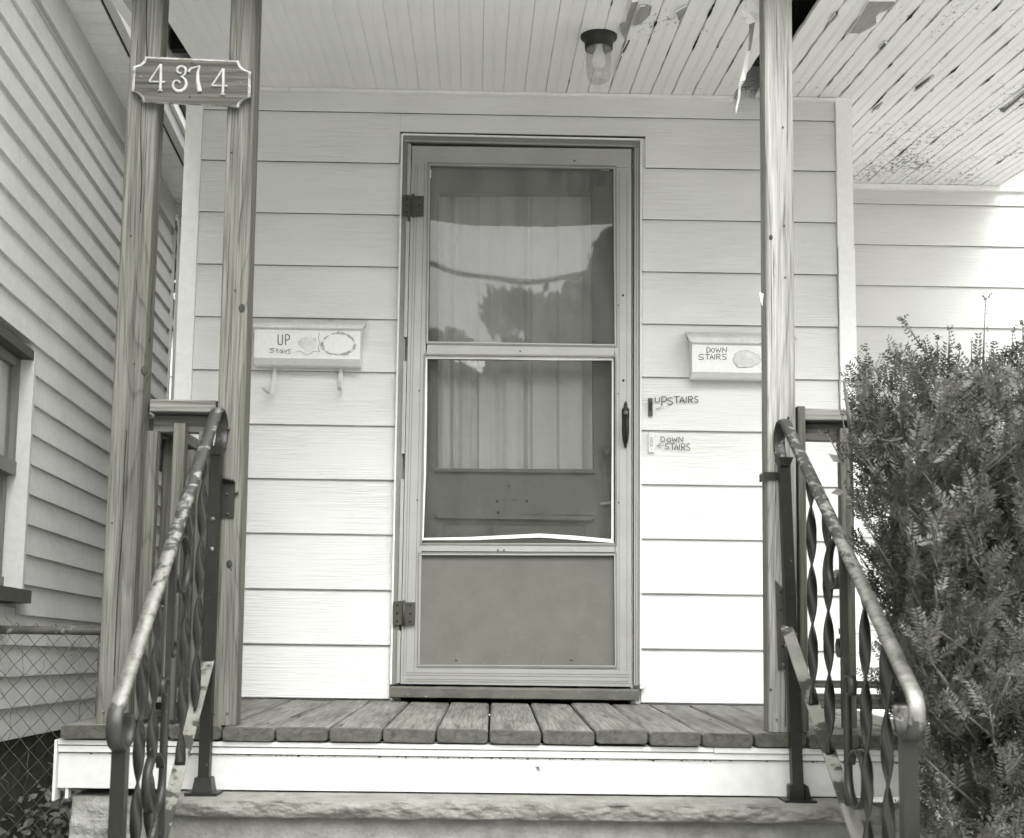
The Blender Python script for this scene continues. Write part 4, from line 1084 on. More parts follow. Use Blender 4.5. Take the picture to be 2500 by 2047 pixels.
# ------------------------------------------------------------------ mailboxes
def strokes(letter):
    D = {
     'U': [[(0, 0), (0, .7), (.15, .95), (.5, 1), (.85, .95), (1, .7), (1, 0)]],
     'P': [[(0, 1), (0, 0)], [(0, 0), (.6, 0), (1, .12), (1, .4), (.6, .52), (0, .52)]],
     'S': [[(1, .08), (.6, 0), (.15, .1), (.1, .35), (.5, .5), (.9, .62), (.95, .88), (.5, 1), (0, .92)]],
     'T': [[(0, .02), (1, 0)], [(.5, 0), (.52, 1)]],
     'A': [[(0, 1), (.45, 0), (1, 1)], [(.15, .66), (.85, .64)]],
     'I': [[(.5, 0), (.5, 1)]],
     'R': [[(.05, 1), (0, 0)], [(0, 0), (.6, 0), (.9, .18), (.7, .42), (.05, .52)], [(.3, .5), (1, 1)]],
     'D': [[(.05, 1), (0, 0)], [(0, 0), (.5, .05), (1, .4), (.85, .8), (.05, 1)]],
     'O': [[(.5, .1), (.1, .3), (0, .65), (.3, 1), (.75, .95), (1, .6), (.85, .25), (.5, .1)]],
     'W': [[(0, .1), (.25, 1), (.5, .3), (.75, 1), (1, .05)]],
     'N': [[(0, 1), (.05, .05), (.9, .95), (1, 0)]],
     's': [[(1, .1), (.7, 0), (.1, .12), (.2, .35), (.8, .55), (.7, .95), (0, 1)]],
     't': [[(.5, -.3), (.5, .9), (.8, 1)], [(0, .25), (1, .2)]],
     'a': [[(.9, .3), (.5, .15), (.1, .4), (.15, .9), (.6, .9), (.9, .35), (.95, 1)]],
     'i': [[(.5, .3), (.5, 1)], [(.5, -.02), (.5, .05)]],
     'r': [[(.2, .3), (.25, 1)], [(.2, .5), (.6, .3), (1, .35)]],
     '<': [[(.9, 0), (0, .5), (1, .95)], [(0, .5), (1.9, .45)]],
    }
    return D[letter]
def write(b, items, T, w, jitter=.02):
    """items: (letter, x, y, width, height) in crop pixels; T maps crop pixel to a point"""
    for (ch, x, y, ww, hh) in items:
        for s in strokes(ch):
            pts = []
            for (a, c), (a2, c2) in zip(s, s[1:]):
                for k in range(3):
                    t = k/3; pts.append((x+(a+(a2-a)*t)*ww+random.uniform(-1, 1)*jitter*ww, y+(c+(c2-c)*t)*hh+random.uniform(-1, 1)*jitter*hh))
            pts.append((x+s[-1][0]*ww, y+s[-1][1]*hh))
            b.ribbon([T(*p) for p in pts], w, .0004)
def mailbox(label, px0, px1, ytop, ylid, ybot, yund, Z0=0):
    YB = -.085
    a = at(px0, ylid, YB); c = at(px1, ybot, YB)
    x0, x1 = a.x, c.x; zl, zb = a.z, c.z; zt_ = at(px0, ytop, YB).z
    o = thing('mailbox', label, 'mailbox', ((x0+x1)/2, -.02, zb), 'wall mailboxes beside the door')
    zu = at(px0, yund, YB+.02).z
    prof = [(-.018, zt_+.03), (-.018, zu), (YB+.022, zu), (YB, zb), (YB-.002, zl+.006), (YB+.03, zl+.016)]
    MB().prism([(x0, y, z) for y, z in prof], (x1-x0, 0, 0)).build('box_body', M_BOX, o)
    e = .016
    lp = [(-.018, zt_+.034), (YB-.004, zt_+.002), (YB-.012, zt_-.006), (YB-.012, zl+.004), (YB-.008, zl), (YB-.007, zt_-.009), (YB-.002, zt_-.004), (-.018, zt_+.028)]
    b = MB(); A_ = [(x0-e*(.2 if z < zl+.01 else 1), y, z) for y, z in lp]; B_ = [(x1+e*(.2 if z < zl+.01 else 1), y, z) for y, z in lp]
    n_ = len(lp); b.add(A_+B_, [(i, (i+1) % n_, (i+1) % n_+n_, i+n_) for i in range(n_)]); b.add(A_, [tuple(range(n_))]); b.add(B_, [tuple(range(n_))[::-1]])
    b.build('lid', M_BOXL, o)
    # shadow lip between lid and body, end caps
    MB().tube([(x0-e, YB+.01, zt_-.004), (x1+e, YB+.01, zt_-.004)], .003, 6).build('lid_hinge', M_STEEL, o)
    return o, x0, x1, zl, zb, YB
mb1, *_m = mailbox('white wall mailbox marked UP Stairs, left of the door with newspaper hooks', 622, 878.5, 790, 803, 878, 890)
T1 = lambda x, y: at(600+x/5.3, 750+y/5.3, -.0872)
b = MB()
write(b, [('U', 418, 357, 58, 135), ('P', 515, 357, 50, 135)], T1, .0034, 0); b.build('lettering', M_INK, mb1)
b = MB()
write(b, [('s', 305, 535, 70, 55), ('t', 388, 545, 34, 55), ('a', 436, 545, 44, 55), ('i', 490, 545, 14, 55), ('r', 512, 545, 26, 60), ('s', 540, 545, 45, 60)], T1, .0018); b.build('lettering', M_INKF, mb1)
def blob(cx, cy, rx, ry, T, name, m, parent, n=60, rough=.08, seed=0):
    rnd = random.Random(seed); ph = [rnd.uniform(0, 6) for _ in range(5)]
    pts = []
    for i in range(n):
        a = i/n*2*math.pi; k = 1+rough*(math.sin(3*a+ph[0])+.6*math.sin(7*a+ph[1])+.5*math.sin(12*a+ph[2])+.4*math.sin(19*a+ph[3]))
        pts.append((cx+rx*k*math.cos(a), cy+ry*k*math.sin(a)))
    P_ = [T(*p) for p in pts]
    return P_, pts
P_, pts = blob(1200, 480, 225, 150, T1, '', None, None, rough=.05, seed=2)
MB().prism(P_, (0, .0006, 0)).build('torn_label', M_RESID2, mb1)
P_, _ = blob(1195, 480, 195, 128, lambda x, y: T1(x, y)+Vector((0, -.0006, 0)), '', None, None, rough=.035, seed=3)
MB().prism(P_, (0, .0005, 0)).build('torn_label', M_BOX, mb1)
P_, _ = blob(800, 470, 120, 95, T1, '', None, None, rough=.07, seed=5)
MB().prism(P_, (0, .0003, 0)).build('sticker_residue', M_RESID, mb1)
b = MB()
b.ribbon([T1(*p)+Vector((0, -.0004, 0)) for p in ((650, 585), (690, 565), (730, 585), (760, 612), (800, 622), (840, 605), (880, 568), (930, 580), (955, 560))], .0011, .0003)
b.ribbon([T1(*p)+Vector((0, -.0004, 0)) for p in ((955, 330), (940, 400), (960, 470), (935, 530), (955, 580))], .0014, .0003)
b.build('residue_edge', M_INKF, mb1)
# hooks
def hook(xp0, xp1, y0, y1, curl):
    xa, xb = at(xp0, y0, -.03).x, at(xp1, y0, -.03).x; za_, zb_ = at(xp0, y0, -.03).z, at(xp0, y1, -.03).z
    w = (xb-xa)/2; xm = (xa+xb)/2
    if curl:
        path = [Vector((xm, -.026, za_)), Vector((xm, -.028, za_+(zb_-za_)*.55)), Vector((xm-.001, -.036, za_+(zb_-za_)*.75)), Vector((xm-.004, -.05, zb_+.006)), Vector((xm-.012, -.068, zb_)), Vector((xm-.022, -.085, zb_+.008)), Vector((xm-.030, -.095, zb_+.018))]
    else:
        path = [Vector((xm, -.026, za_)), Vector((xm, -.03, za_+(zb_-za_)*.6)), Vector((xm+.0005, -.05, zb_+.002)), Vector((xm, -.075, zb_+.010)), Vector((xm, -.09, zb_+.030))]
    MB().sweep(path, lambda i, p: [p+Vector((-w, 0, 0)), p+Vector((w, 0, 0)), p+Vector((w, .0012, .0012)), p+Vector((-w, .0012, .0012))], sm=False).build('paper_hook', M_BOXL, mb1)
hook(666, 675.5, 888, 966, True); hook(828, 837.5, 888, 958, False)
mb2, *_m = mailbox('white wall mailbox marked DOWN STAIRS, half hidden behind the right post', 1689.7, 1935, 823, 840, 912, 922)
T2 = lambda x, y: at(1540+x/4.609, 780+y/4.609, -.0872)
b = MB()
write(b, [('D', 855, 315, 42, 60), ('O', 905, 320, 40, 52), ('W', 955, 315, 60, 58), ('N', 1030, 315, 50, 58), ('S', 760, 395, 62, 60), ('T', 835, 395, 55, 58), ('A', 888, 395, 45, 56), ('I', 935, 395, 20, 56), ('R', 965, 392, 48, 60), ('S', 1028, 392, 50, 62)], T2, .0024)
b.build('lettering', M_INKF, mb2)
P_, pts = blob(1300, 450, 150, 95, T2, '', None, None, rough=.06, seed=8)
MB().prism(P_, (0, .0003, 0)).build('sticker_residue', M_RESID, mb2)
b = MB(); b.ribbon([p+Vector((0, -.0005, 0)) for p in P_+[P_[0]]], .0009, .0003); b.build('residue_edge', M_INKF, mb2)

# ------------------------------------------------------------------ doorbells + handwriting on the siding
YSd = -.0185
def bell(label, x0, y0, x1, y1, m, m2):
    a = at(x0, y0, -.022); c = at(x1, y1, -.022)
    o = thing('doorbell', label, 'doorbell', ((a.x+c.x)/2, -.02, c.z), 'doorbell buttons right of the door')
    bbox('plate', (a.x, -.028, c.z), (c.x, -.010, a.z), m, o, .002, 2)
    xm = (a.x+c.x)/2; h = a.z-c.z; w = c.x-a.x
    MB().box((xm-w*.27, -.032, c.z+h*.28), (xm+w*.27, -.0275, a.z-h*.22)).build('push_button', m2, o)
    for z in (c.z+h*.12, a.z-h*.1): MB().lathe((xm, -.0285, z), [(0, -.001), (.0018, -.001), (.002, .001)], 8, axis='y').build('screw', M_STEEL, o)
bell('dark doorbell button beside the handwritten word UPSTAIRS', 1583, 973, 1593, 1016, M_BELLD, M_BLACK)
bell('pale grey doorbell button beside the handwritten words DOWN STAIRS', 1583, 1057, 1597, 1104, M_BOX, M_BELL)
T3 = lambda x, y: at(1542+x/4.609, 780+y/4.609, YSd)
b = MB()
write(b, [('U', 265, 880, 48, 52), ('P', 340, 870, 50, 105), ('S', 402, 880, 62, 82), ('T', 475, 870, 65, 75), ('A', 540, 872, 60, 72), ('I', 600, 870, 26, 66), ('R', 640, 868, 52, 74), ('S', 706, 865, 44, 72)], T3, .003)
write(b, [('D', 330, 1322, 45, 60), ('O', 395, 1330, 48, 52), ('W', 455, 1325, 60, 55), ('N', 530, 1322, 50, 58), ('S', 375, 1400, 46, 62), ('T', 430, 1402, 60, 64), ('A', 480, 1408, 48, 62), ('I', 528, 1405, 20, 60), ('R', 562, 1402, 46, 78), ('S', 618, 1400, 38, 75)], T3, .0028)
b.build('handwriting', M_INK, house)
b = MB(); write(b, [('<', 285, 1400, 45, 50)], T3, .0018); write(b, [('<', 270, 990, 55, 35)], T3, .0009); b.build('handwriting', M_INKF, house)

# ------------------------------------------------------------------ neighbour house (its own slightly skewed axes)
NV = ray(1040, 1604).normalized()                       # direction of its clapboards
NO = at(0, 1604, -CD+4.02)                               # a point on the wall
NN = Vector((NV.y, -NV.x, 0)).normalized()               # outward, towards the porch
nb = thing('neighbour_house', 'grey clapboard side wall of the neighbouring house, seen at a slant', 'house', (NO.x-.5, NO.y+.5, GZ))
def nh(s, t, n_=0): return NO+NV*s+Vector((0, 0, t))+NN*n_
def nsolve(px, py, n_=0):
    """pixel -> (s, t) on the wall plane offset outward by n_"""
    d = ray(px, py); o = NO+NN*n_
    k = (o-CAM).dot(NN)/d.dot(NN); p = CAM+d*k-o
    h = Vector((NV.x, NV.y, 0)); s = Vector((p.x, p.y, 0)).dot(h)/h.dot(h); return s, p.z-NV.z*s
tl = [nsolve(2, y)[1] for y in (213, 377)]
npitch = (tl[0]-tl[1])/2
tbase = nsolve(2, 377)[1]
s_end = nsolve(403, 900)[0]
t_bot = nsolve(0, 1764)[1]; t_fr = nsolve(304, 371)[1]
k0 = math.ceil((t_bot-tbase)/npitch-.3)
ts = []; t = tbase
while t > t_bot+npitch*.3: t -= npitch
while t < t_fr-.01: ts.append(t); t += npitch
sw1, tw1 = nsolve(71, 864); sw0, tw0 = nsolve(41.5, 1442); swd = .80
swr = (sw1+sw0)/2
tw_top = tw1+.005; tw_bot = nsolve(41.5, 1440)[1]
def nboard(s0, s1, t0, t1):
    o, i = .016, .004
    A_ = [nh(s0, t0, 0), nh(s0, t0, o), nh(s0, t1, i), nh(s0, t1, 0)]; B_ = [nh(s1, t0, 0), nh(s1, t0, o), nh(s1, t1, i), nh(s1, t1, 0)]
    b = MB(); b.add(A_+B_, [(0, 1, 5, 4), (1, 2, 6, 5), (2, 3, 7, 6), (3, 0, 4, 7), (3, 2, 1, 0), (4, 5, 6, 7)]); return b.build('clapboard', M_NEIGH, nb)
for k, t in enumerate(ts):
    t1 = min(t+npitch, t_fr)
    if t1 > tw_bot-.04 and t < tw_top:
        nboard(swr+.001, s_end, t, t1); nboard(-4, swr-swd, t, t1)
    else: nboard(-4, s_end, t, t1)
def nbox(name, s0, s1, t0, t1, n0, n1, m, parent=nb):
    v = [nh(s0, t0, n0), nh(s1, t0, n0), nh(s1, t0, n1), nh(s0, t0, n1), nh(s0, t1, n0), nh(s1, t1, n0), nh(s1, t1, n1), nh(s0, t1, n1)]
    return MB().hexa(v).build(name, m, parent)
nbox('wall', -4, s_end-.01, ts[0]-.005, tw_bot-.06, -.15, -.002, M_NEIGH); nbox('wall', -4, s_end-.01, tw_top+.03, 2.9, -.15, -.002, M_NEIGH)
nbox('wall', swr-.001, s_end-.01, tw_bot-.06, tw_top+.03, -.15, -.002, M_NEIGH)
nbox('wall', -4, s_end-.01, ts[0], 2.9, -5, -4.9, M_NEIGH); nbox('end_wall', s_end-.02, s_end-.01, -.5, 2.9, -5, -.15, M_NEIGH)
nbox('roof', -4.2, s_end+.3, 2.9, 3.0, -5.2, .0, M_DARK)
nbox('foundation', -4, s_end-.02, -1.6, ts[0]-.004, -.3, -.03, M_FOUND)
nbox('corner_board', s_end-.001, s_end+.02, ts[0]-.02, t_fr, -.05, .022, M_NTRIM)
# window
wf = MB()
win = thing  # noqa
cw = .03
s_in = swr-.045
nw = nbox('window', swr-swd+.04, swr-.022, tw_bot, tw_top-.03, -.10, -.095, M_DARK)
nbox('casing', swr-.020, swr, tw_bot-.0, tw_top, -.06, .024, M_NTRIM, nb)
nbox('casing', swr-swd, swr-swd+.042, tw_bot, tw_top, -.06, .024, M_NTRIM, nb)
nbox('casing', swr-swd+.042, swr-.020, tw_top-.030, tw_top, -.06, .022, M_STEELD, nb)
nbox('sill', swr-swd-.02, swr+.012, tw_bot-.045, tw_bot-.002, -.06, .045, M_STEELD, nb)
tm = nsolve(35, 1140)[1]
nbox('sash', swr-.055, swr-.021, tm-.01, tw_top-.031, -.05, -.02, M_ALUD, nw); nbox('sash', swr-.065, swr-.03, tw_bot, tm-.01, -.07, -.04, M_ALUD, nw)
nbox('meeting_rail', swr-swd+.04, swr-.021, tm-.02, tm+.025, -.055, -.015, M_ALUD, nw)
nbox('sash', swr-swd+.04, swr-.021, tw_bot-.001, tw_bot+.04, -.07, -.035, M_ALUD, nw)
nbox('sash', swr-swd+.04, swr-.056, tw_top-.06, tw_top-.031, -.05, -.022, M_ALUD, nw)
nbox('pane', swr-swd+.04, swr-.054, tm+.02, tw_top-.06, -.036, -.033, M_PANE3, nw); nbox('pane', swr-swd+.04, swr-.064, tw_bot+.04, tm-.02, -.056, -.053, M_PANE3, nw)
nbox('window_blind', swr-swd+.06, swr-.06, tw_bot+.02, tw_top-.06, -.090, -.088, M_CURT, nw)
# frieze, soffit, fascia
ft = nsolve(309, 288)[1]
nbox('frieze_board', -4, s_end, t_fr+.001, ft, -.01, .020, M_NTRIM)
# soffit offset n: find n so that pixel (315,138) lies at t = ft
def soff_n(px, py, t):
    lo_, hi_ = 0, 1.5
    for _ in range(40):
        m_ = (lo_+hi_)/2; tt = nsolve(px, py, m_)[1]
        if tt > t: lo_ = m_
        else: hi_ = m_
    return lo_
n2 = soff_n(315, 138, ft); print('soffit', n2, 'ft', ft, 's_end', s_end, 'pitch', npitch)
s = -2.5
while s < s_end+.1:
    nbox('soffit_board', s+.0015, s+.079, ft-.010, ft+.01, .02, n2, M_SOFF); s += .0805
nbox('gutter_gap', -4, s_end+.1, ft-.002, ft+.02, n2, n2+.012, M_DARK)
nbox('fascia', -4, s_end+.12, ft-.012, ft+.05, n2+.012, n2+.045, M_NTRIM)
nbox('fascia', -4, s_end+.12, ft+.052, ft+.10, n2+.045, n2+.062, M_WHITE)
nbox('eave_roof', -4, s_end+.15, ft+.1, ft+.13, -.2, n2+.07, M_DARK)
nbox('barge_board', s_end+.02, s_end+.1, ft-.07, ft-.011, .0, n2*.75, M_NTRIM)
# downspout
q = [nh(s_end+.06, t_, .045) for t_ in (-1.2, 0, .6, 1.0)]
top_ = at(421, 525, q[0].y); 
dp = [Vector((q[0].x, q[0].y, GZ)), Vector((q[0].x, q[0].y, top_.z-.05)), Vector((q[0].x+.006, q[0].y, top_.z)), Vector((q[0].x+.03, q[0].y, top_.z+.035)), Vector((q[0].x+.075, q[0].y+.02, top_.z+.05)), Vector((q[0].x+.2, q[0].y+.06, top_.z+.055))]
MB().tube(dp, .024, 12).build('downspout', M_NTRIM, nb)
MB().tube([Vector((q[0].x, q[0].y, top_.z-.055)), Vector((q[0].x, q[0].y, top_.z-.02))], .029, 12).build('downspout_collar', M_NTRIM, nb)

# far outbuilding seen through the gap
fb_ = thing('garden_shed', 'small pale shed far back between the two houses', 'shed', (-1.6, 7, GZ))
fx0 = at(405, 900, 6.0).x; fx1 = at(470, 900, 6.0).x; zt_ = at(430, 790, 6.0).z
for k in range(12):
    z1 = zt_-.06-k*.2; box('siding_board', (fx0-1.5, 6.0-.01*(k % 2), z1-.2), (fx1+.6, 6.6, z1-.004), M_NEIGH, fb_)
box('eave', (fx0-1.6, 5.85, zt_-.06), (fx1+.7, 6.8, zt_), M_STEEL, fb_); box('roof', (fx0-1.6, 5.9, zt_+.001), (fx1+.7, 6.9, zt_+.16), M_BLACK, fb_)

# ------------------------------------------------------------------ chain link fence
YC = -.60
fz = at(120, 1537, YC).z; rr0 = (at(120, 1528, YC).z-at(120, 1549, YC).z)/2
fe = thing('chain_link_fence', 'low chain link fence with vines between the porch and the neighbouring wall', 'fence', (-1.4, YC, GZ))
fxl, fxr = at(-6, 1540, YC).x, -1.205
MB().tube([(fxl-.02, YC, at(0, 1538, YC).z), (fxr, YC, at(240, 1541, YC).z)], rr0, 12).build('top_rail', M_WIRE, fe)
MB().tube([(fxr-.01, YC+.005, GZ), (fxr-.01, YC+.005, fz)], .016, 10).build('end_post', M_WIRE, fe)
pw = 45.5/3066*(CD+YC)*1.0; ph_ = pw*.52
wm = MB(); nxw = int((fxr-fxl)/pw)+2
ph2 = 50/3066*(CD+YC)
hp = pw/2
for k in range(int((fxr-fxl)/hp)):
    pts = []; z = fz+.018; j = 0
    while z > GZ-.02:
        pts.append(Vector((fxl+(k+((j+k) % 2))*hp, YC+(.003 if j % 2 else -.003), z))); z -= ph2/2; j += 1
    wm.tube(pts, .0015, 4)
wm.build('wire_mesh', M_WIRE, fe, kind='stuff')
vn = MB()
for k in range(16):
    p = at(random.uniform(0, 230), random.uniform(1540, 1990), YC-.01); pts = [p]
    dr = Vector((random.uniform(-.6, .6), 0, random.choice([-1, 1])))
    for i in range(random.randint(5, 12)):
        dr = (dr+Vector((random.uniform(-.7, .7), 0, random.uniform(-.5, .5)))).normalized()
        p = p+dr*.016+Vector((0, random.uniform(-.004, .004), 0)); pts.append(p.copy())
    vn.tube(pts, .0008, 4)
tag(vn.build('dry_vine', M_VINE), 'dry vine tendrils tangled in the chain link fence', 'vine'); bpy.data.objects['dry_vine']['kind'] = 'stuff'

# ------------------------------------------------------------------ ground plants behind the fence
def leafquad(b, c, sz, nrm_, roll, mi=0):
    n_ = nrm_.normalized(); a = n_.cross(Vector((0, 0, 1)) if abs(n_.z) < .9 else Vector((1, 0, 0))).normalized(); d = n_.cross(a)
    u = a*math.cos(roll)+d*math.sin(roll); v = n_.cross(u)
    o = len(b.v)
    b.v += [tuple(c-u*sz), tuple(c-u*sz*.25+v*sz*.55+n_*sz*.12), tuple(c+u*sz*.35+v*sz*.4), tuple(c+u*sz), tuple(c+u*sz*.35-v*sz*.4), tuple(c-u*sz*.25-v*sz*.55+n_*sz*.12)]
    b.f += [(o, o+1, o+2, o+3), (o, o+3, o+4, o+5)]; b.m += [mi, mi]; b.smooth += [False, False]
iv = MB(); rnd = random.Random(4)
for k in range(9000):
    x = rnd.uniform(-2.1, -1.14); y = -.95+2.4*rnd.random()**1.6
    hmax = .48*max(0, 1-abs(x+1.65)/1.1)+.03+.10*math.sin(y*5+x*7)
    z = GZ+rnd.random()**1.5*max(.03, hmax)
    leafquad(iv, Vector((x, y, z)), rnd.uniform(.010, .024), Vector((rnd.uniform(-1, 1), rnd.uniform(-1.2, .3), rnd.uniform(.2, 1.4))), rnd.uniform(0, 6))
o = iv.build('ivy', M_LEAF); tag(o, 'dark ivy covering the ground at the foot of the neighbouring wall', 'ivy'); o['kind'] = 'stuff'
gr_ = MB()
for k in range(4200):
    x = rnd.uniform(-2.4, -1.1); y = rnd.uniform(-1.35, -.1); h = rnd.uniform(.02, .07)
    p = Vector((x, y, GZ)); q = p+Vector((rnd.uniform(-.03, .03), rnd.uniform(-.03, .03), h)); w = Vector((rnd.uniform(-.003, .003), rnd.uniform(-.003, .003), 0))
    o_ = len(gr_.v); gr_.v += [tuple(p-w), tuple(p+w), tuple(q)]; gr_.f.append((o_, o_+1, o_+2)); gr_.m.append(0); gr_.smooth.append(False)
o = gr_.build('grass', M_VINE); tag(o, 'short dry grass and litter by the porch corner', 'grass'); o['kind'] = 'stuff'

# ------------------------------------------------------------------ yew
import numpy as np
def yew():
    rnd = random.Random(11); nr = np.random.default_rng(5)
    root = thing('yew_shrub', 'ragged dark yew bush growing right of the steps', 'shrub', (1.35, -1.75, GZ))
    def top(x):      # silhouette of the main mass in photograph pixels
        P_ = [(2040, 1150), (2060, 1040), (2085, 960), (2115, 905), (2170, 890), (2215, 900), (2260, 880), (2300, 872), (2360, 870), (2410, 860), (2450, 880), (2500, 870), (2700, 860)]
        for (a, b), (c, d) in zip(P_, P_[1:]):
            if a <= x <= c: return b+(d-b)*(x-a)/(c-a)
        return 860
    def left(y):
        P_ = [(860, 2110), (960, 2078), (1100, 2062), (1300, 2072), (1420, 2100), (1560, 2125), (1700, 2150), (1850, 2195), (2047, 2235), (2300, 2260)]
        for (a, b), (c, d) in zip(P_, P_[1:]):
            if a <= y <= c: return b+(d-b)*(y-a)/(c-a)
        return 2250
    bases = [Vector((1.12+rnd.uniform(0, .75), -1.75+rnd.uniform(-.25, .25), GZ)) for _ in range(9)]
    stem = MB(); tips = []
    def curve(a, b, bend):
        m_ = (a+b)/2+bend; return [a*(1-t)**2+m_*2*t*(1-t)+b*t*t for t in [i/8 for i in range(9)]]
    N_T = 950
    for k in range(N_T):
        for _ in range(50):
            x = rnd.uniform(2060, 2680); y = rnd.uniform(860, 2150)
            l = left(y); tpx = top(x)
            if x < l or y < tpx: continue
            e = min((x-l)/160, (y-tpx)/90, 1)
            dens_ = .30+.7*max(0, e)
            if y < 1250 and x > 2200: dens_ *= .75
            if rnd.random() < dens_: break
        D_ = rnd.uniform(2.35, 3.35) if x > 2200 else rnd.uniform(2.9, 3.35)
        p = at(x, y, -CD+D_)
        tips.append(p)
    tips_arr = tips
    big = []
    for b_ in bases:
        tx = b_.x+rnd.uniform(-.3, .3); e_ = Vector((tx, b_.y+rnd.uniform(-.2, .3), rnd.uniform(.35, .62)))
        c_ = curve(b_, e_, Vector((rnd.uniform(-.12, .12), rnd.uniform(-.1, .1), 0)))
        stem.tube(c_, [.014-.0012*i for i in range(9)], 6); big += c_
    # a few bare leading stems that show in the photograph
    for pts in ([(2290, 1500), (2235, 1250), (2210, 1070), (2190, 980)], [(2240, 1480), (2190, 1200), (2150, 1060), (2120, 960)], [(2330, 1180), (2400, 1000), (2420, 880)], [(2420, 2030), (2400, 1650), (2360, 1420)],
                [(2480, 1900), (2440, 1600), (2450, 1420)], [(2390, 1180), (2375, 960), (2372, 900)], [(2505, 1120), (2440, 985), (2425, 860)], [(2345, 1260), (2320, 1100), (2300, 950)], [(2170, 1230), (2080, 1075), (2060, 930)]):
        P3 = [at(x, y, -CD+3.0+.1*math.sin(x)) for x, y in pts]
        if len(P3) == 3: P3 = [P3[0], (P3[0]+P3[1])/2, P3[1], P3[2]]
        stem.tube(P3, [.010, .008, .006, .003], 6); big += P3
    V = []; F_ = []
    def sprig(base, tip, nl, sp=.0062):
        """twig with two ranks of needles"""
        ax = tip-base; L_ = ax.length; ax.normalize()
        sidev = ax.cross(Vector((rnd.uniform(-1, 1), rnd.uniform(-1, 1), rnd.uniform(-1, 1)))).normalized(); nv = ax.cross(sidev)
        k_ = max(3, int(L_/sp))
        for i in range(k_):
            t = (i+.5)/k_; p = base+ax*(L_*t)
            ln = nl*(.65+.35*math.sin(math.pi*min(1, t*1.1+.1)))*rnd.uniform(.8, 1.15)
            for sg_ in (-1, 1):
                dr = (sidev*sg_+ax*rnd.uniform(.35, .9)+nv*rnd.uniform(-.55, .55)).normalized()
                wv_ = dr.cross(nv+ax*.2).normalized()*.0024
                o = len(V); q = p+dr*ln
                V.extend((p-wv_*.6, p+dr*ln*.4-wv_, q, p+dr*ln*.4+wv_, )); F_.append((o, o+1, o+2, o+3))
    for tp_ in tips:
        # attach to nearest thick stem point that lies lower
        c_ = min((q for q in big if q.z < tp_.z-.05), key=lambda q: (q-tp_).length+.3*max(0, tp_.z-q.z), default=bases[0])
        tw = curve(c_, tp_, Vector((rnd.uniform(-.08, .08), rnd.uniform(-.08, .08), -.05)))
        stem.tube(tw[::2], [.0042, .0036, .003, .0024, .0016], 4)
        up = Vector((rnd.uniform(-.55, .45), rnd.uniform(-.6, .2), rnd.uniform(.3, 1.1))).normalized()
        # cluster of sprigs round the tip
        for s_i in range(rnd.randint(7, 12)):
            b_ = tw[rnd.choice((5, 6, 7, 8, 8))]+Vector((rnd.uniform(-.012, .012), rnd.uniform(-.012, .012), rnd.uniform(-.012, .012)))
            dr = (up+Vector((rnd.uniform(-1, 1), rnd.uniform(-1, 1), rnd.uniform(-.6, .9)))*.85).normalized()
            sprig(b_, b_+dr*rnd.uniform(.035, .085), rnd.uniform(.014, .021))
    # upright leaders standing clear of the mass
    for (x0, y0, x1, y1) in ((2400, 900, 2406, 728), (2260, 860, 2200, 778), (2265, 900, 2252, 830), (2150, 930, 2112, 852), (2316, 890, 2318, 800), (2372, 900, 2372, 832), (2470, 900, 2472, 806), (2185, 905, 2192, 868), (2290, 880, 2288, 826), (2340, 880, 2344, 850), (2500, 860, 2496, 790),
                             (2120, 960, 2115, 895), (2140, 950, 2150, 905), (2100, 1010, 2062, 930), (2095, 1120, 2076, 985), (2080, 1150, 2055, 1010), (2060, 1130, 2015, 1055), (2250, 850, 2215, 790), (2435, 880, 2420, 845), (2225, 900, 2220, 850), (2110, 1330, 2020, 1290), (2130, 1370, 2070, 1330), (2170, 1830, 2110, 1830), (2200, 1760, 2150, 1720)):
        a = at(x0, y0, -CD+3.1); c_ = at(x1, y1, -CD+3.1)
        stem.tube([a, a.lerp(c_, .5), c_], [.003, .002, .001], 4)
        bend = Vector((rnd.uniform(-.012, .012), 0, 0)); m1 = a.lerp(c_, .5)+bend
        sprig(a, m1, .012, .011); sprig(m1, c_, .010, .009)
        for q in range(3): sprig(c_-Vector((0, 0, .006)), c_+Vector((rnd.uniform(-.018, .018), rnd.uniform(-.01, .01), rnd.uniform(.002, .014))), .007, .006)
    stem.build('branches', M_BARK, root)
    me = bpy.data.meshes.new('foliage'); me.from_pydata([tuple(v) for v in V], [], F_); me.materials.append(M_NEEDLE); me.update()
    o = bpy.data.objects.new('foliage', me); C.objects.link(o); put(o, root); o['kind'] = 'stuff'
    print('yew quads', len(F_))
    # a few broad leaves of a vine poking out
    b = MB()
    for (x, y, dx, dy) in ((2022, 1108, 30, 22), (2028, 1205, 34, -6), (2025, 1412, 36, -20), (2030, 1400, 26, 30), (2046, 1532, 10, 22), (2038, 1590, 20, 14)):
        p = at(x, y, -CD+3.15); q = at(x+dx, y+dy, -CD+3.15); ax = q-p; sd2 = Vector((-ax.z, .2*ax.length, ax.x))*.28
        b.add([p, p.lerp(q, .55)+sd2, q, p.lerp(q, .55)-sd2+Vector((0, -.006, 0))], [(0, 1, 2), (0, 2, 3)])
        b.tube([q, q.lerp(bases[0]+Vector((0, 0, 1.2)), .12)], .0008, 4)
    o = b.build('vine_leaf', M_LEAF); tag(o, 'pointed vine leaves poking out left of the yew by the right rail', 'leaves'); o['kind'] = 'stuff'
yew()

